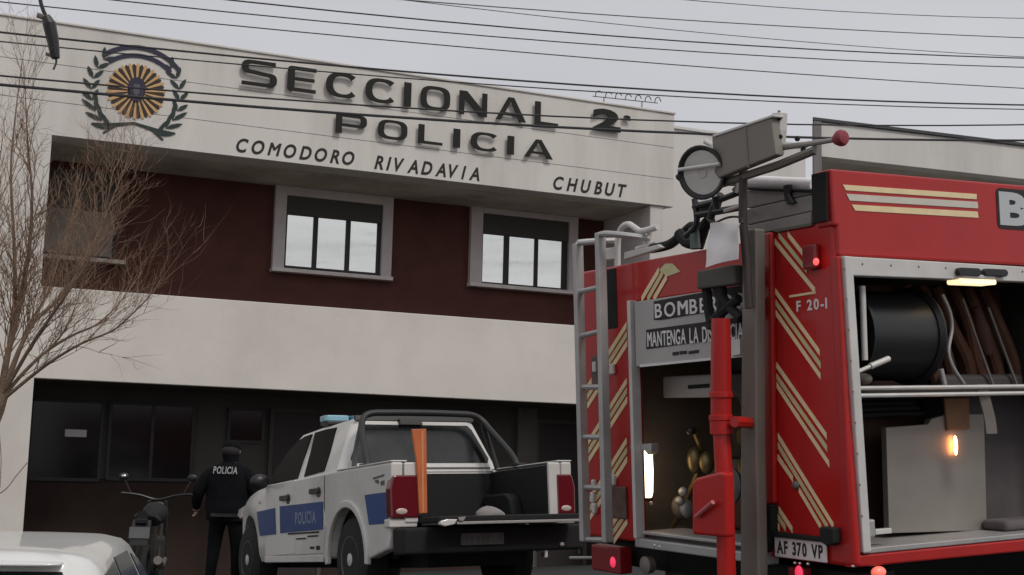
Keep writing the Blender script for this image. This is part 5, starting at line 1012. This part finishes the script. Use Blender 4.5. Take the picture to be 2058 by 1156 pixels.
MB().box(-0.13, 0.13, 0.6, 1.0, 0.32, 0.66).build('engine', M['dark'], mc, bevel=0.05, seg=3)
fr = MB()
for s in (-1, 1): fr.tube([(s*0.10, 0.15, 0.31), (s*0.11, 0.55, 0.42), (s*0.10, 0.75, 0.78)], 0.018, 6); fr.tube([(s*0.09, 1.42, 0.31), (s*0.09, 1.22, 0.82), (s*0.09, 1.14, 1.02)], 0.022, 8); fr.tube([(s*0.10, 0.20, 0.78), (s*0.11, 0.15, 0.31)], 0.018, 6)
fr.build('frame', M['dark'], mc, smooth=True)
MB().tube(smooth_path([(-0.38, 1.02, 1.10), (-0.2, 1.10, 1.08), (0, 1.14, 1.03), (0.2, 1.10, 1.08), (0.38, 1.02, 1.10)], 4), 0.014, 8).build('handlebar', M['blackgloss'], mc, smooth=True)
for s in (-1, 1):
    MB().tube([(s*0.28, 1.07, 1.09), (s*0.36, 1.08, 1.25)], 0.007, 6).build('mirror_stem', M['blackgloss'], mc)
    m_ = MB().disc_sphere((s*0.37, 1.08, 1.28), 0.055, 0.018, 0.04, 12, 8).build('mirror', M['blackgloss'], mc, smooth=True)
    if s < 0: MB().disc_sphere((s*0.37, 1.064, 1.282), 0.026, 0.006, 0.020, 12, 8).build('mirror_glass', M['chrome'], m_, smooth=True)
MB().lathe([(0.03, 0), (0.09, 0.03), (0.095, 0.10), (0.09, 0.11), (0.02, 0.115)], (0, 1.20, 0.92), (0, 1, -0.1), 18).build('headlamp', M['mudgrey'], mc, smooth=True)
MB().prism([(-0.12, 0.86), (-0.28, 0.70), (-0.30, 0.60), (-0.24, 0.62), (-0.05, 0.80)], 'x', -0.09, 0.09).build('rear_mudguard', M['blackgloss'], mc, bevel=0.01)
MB().box(-0.06, 0.06, -0.20, -0.14, 0.82, 0.87).build('tail_lamp', M['black'], mc, bevel=0.01)
MB().add([(-0.10, -0.30, 0.68), (0.10, -0.30, 0.68), (0.10, -0.27, 0.79), (-0.10, -0.27, 0.79), (-0.10, -0.295, 0.68), (0.10, -0.295, 0.68), (0.10, -0.265, 0.79), (-0.10, -0.265, 0.79)], [(0,1,2,3),(4,7,6,5),(0,4,5,1),(1,5,6,2),(2,6,7,3),(3,7,4,0)]).build('licence_plate', mat('grey_plate', (0.11, 0.11, 0.11), 0.5, var=0.2), mc)
MB().tube([(0.14, 0.9, 0.40), (0.16, 0.4, 0.36), (0.17, -0.05, 0.45)], [0.025, 0.04, 0.045], 10).build('exhaust', M['grey'], mc, smooth=True)
MB().tube([(-0.10, 0.55, 0.33), (-0.28, 0.5, 0.0)], 0.012, 6).build('side_stand', M['dark'], mc)

# ------------------------------------------------------------------ pale hatchback at the bottom left (x right, y forward)
HX, HY = -2.02, 4.80; HZ = z_street(HX, 6.5) + 0.012
hb = thing('white_hatchback', 'white hatchback roof at the bottom left corner, seen from behind', 'car', (HX, HY, HZ), (0, 0, math.radians(11.5)))
def hr(hx, y0, y1, zf, r, n=6): return [(a, b, zf(a, b)) for a, b in rr_poly(-hx, hx, y0, y1, r, n)]
zr = lambda b: 1.396 + 0.002*(1-((b-1.35)/1.45)**2)
MB().loft([hr(0.74, -0.15, 3.0, lambda a, b: 0.90, 0.25), hr(0.54, 0.30, 2.15, lambda a, b: zr(b)-0.055, 0.16), hr(0.505, 0.30, 2.12, lambda a, b: zr(b)-0.024, 0.16), hr(0.43, 0.34, 2.05, lambda a, b: zr(b)-0.003, 0.16), hr(0.32, 0.50, 1.9, lambda a, b: zr(b)+0.006, 0.16), hr(0.16, 0.8, 1.6, lambda a, b: zr(b)+0.010, 0.14)]).build('roof', M['hatchwhite'], hb, smooth=True)
MB().loft([[(a*q, y, z) for a, z in rr_poly(-0.80, 0.80, zl, zh, 0.14, 4)] for y, q, zl, zh in ((-0.42, 0.86, 0.32, 0.86), (-0.30, 0.96, 0.26, 0.93), (0.2, 1.0, 0.22, 0.95), (1.5, 1.0, 0.2, 0.95), (2.8, 1.0, 0.22, 0.94), (3.35, 0.94, 0.26, 0.84), (3.55, 0.82, 0.34, 0.72))]).build('body', M['hatchwhite'], hb, smooth=True)
sp_ = MB().loft([[(a, b, z) for a, b in rr_poly(-0.42, 0.42, 0.20, 0.36, 0.05, 4)] for z in (1.360, 1.371)]).build('roof_spoiler', M['hatchwhite'], hb, smooth=True, bevel=0.008)
rgl = MB().add([(-0.42, 0.255, 1.325), (0.42, 0.255, 1.325), (0.64, -0.07, 0.95), (-0.64, -0.07, 0.95), (-0.42, 0.275, 1.335), (0.42, 0.275, 1.335), (0.64, -0.05, 0.96), (-0.64, -0.05, 0.96)], [(0,1,2,3),(4,7,6,5),(0,4,5,1),(1,5,6,2),(2,6,7,3),(3,7,4,0)]).build('rear_window', M['darkglass'], hb)
MB().add([(-0.38, 0.205, 1.272), (0.38, 0.205, 1.272), (0.58, -0.05, 0.98), (-0.58, -0.05, 0.98), (-0.38, 0.215, 1.276), (0.38, 0.215, 1.276), (0.58, -0.04, 0.985), (-0.58, -0.04, 0.985)], [(0,1,2,3),(4,7,6,5),(0,4,5,1),(1,5,6,2),(2,6,7,3),(3,7,4,0)]).build('sky_reflection', mat('pale_sky_reflection', (0.62, 0.62, 0.61), 0.3), rgl)  # pale sheet stands for the sky reflected in the rear glass
for s in (1, -1):
    def sx(z): return 0.74 + (0.54-0.74)*(z-0.90)/(zr(1.2)-0.055-0.90)
    for ys in (((0.30, 0.95), (0.95, 0.95), (0.98, 1.33), (0.50, 1.31)), ((1.02, 0.95), (1.95, 0.95), (1.72, 1.33), (1.05, 1.34)), ((2.05, 0.95), (2.7, 0.95), (2.1, 1.27), (1.85, 1.31))):
        n = 4; MB().add([(s*(sx(z)+0.006), y, z) for y, z in ys] + [(s*(sx(z)-0.02), y, z) for y, z in ys], [tuple(range(n)), tuple(range(2*n-1, n-1, -1))] + [(i, n+i, n+(i+1) % n, (i+1) % n) for i in range(n)]).build('side_window', M['darkglass'], hb)
    MB().box(s*0.70, s*0.84, -0.40, -0.20, 0.66, 0.92).build('tail_light', M['taillight'], hb, bevel=0.02)
    for y in (0.35, 2.85):
        wh = MB().lathe([(0.16, 0), (0.27, 0), (0.305, 0.03), (0.305, 0.17), (0.27, 0.195), (0.16, 0.195)], (s*0.655, y, 0.305), (s, 0, 0), 28).build('wheel', M['tyre'], hb, smooth=True)
        MB().lathe([(0.02, 0.18), (0.18, 0.19), (0.2, 0.2), (0.2, 0.15)], (s*0.655, y, 0.305), (s, 0, 0), 24).build('rim', M['wheel'], wh, smooth=True)
    MB().disc_sphere((s*0.90, 2.25, 1.0), 0.09, 0.06, 0.065, 12, 8).build('door_mirror', M['hatchwhite'], hb, smooth=True)
an = MB().disc_sphere((0.10, 0.66, 1.398), 0.034, 0.06, 0.036, 12, 8).build('antenna_base', M['signgrey'], hb, smooth=True)
MB().tube([(0.10, 0.64, 1.405), (0.085, 0.52, 1.425), (0.075, 0.42, 1.43)], [0.010, 0.008, 0.006], 6).build('antenna', M['mudgrey'], an)
MB().box(-0.26, 0.26, -0.435, -0.415, 0.55, 0.67).build('licence_plate', M['plate'], hb)
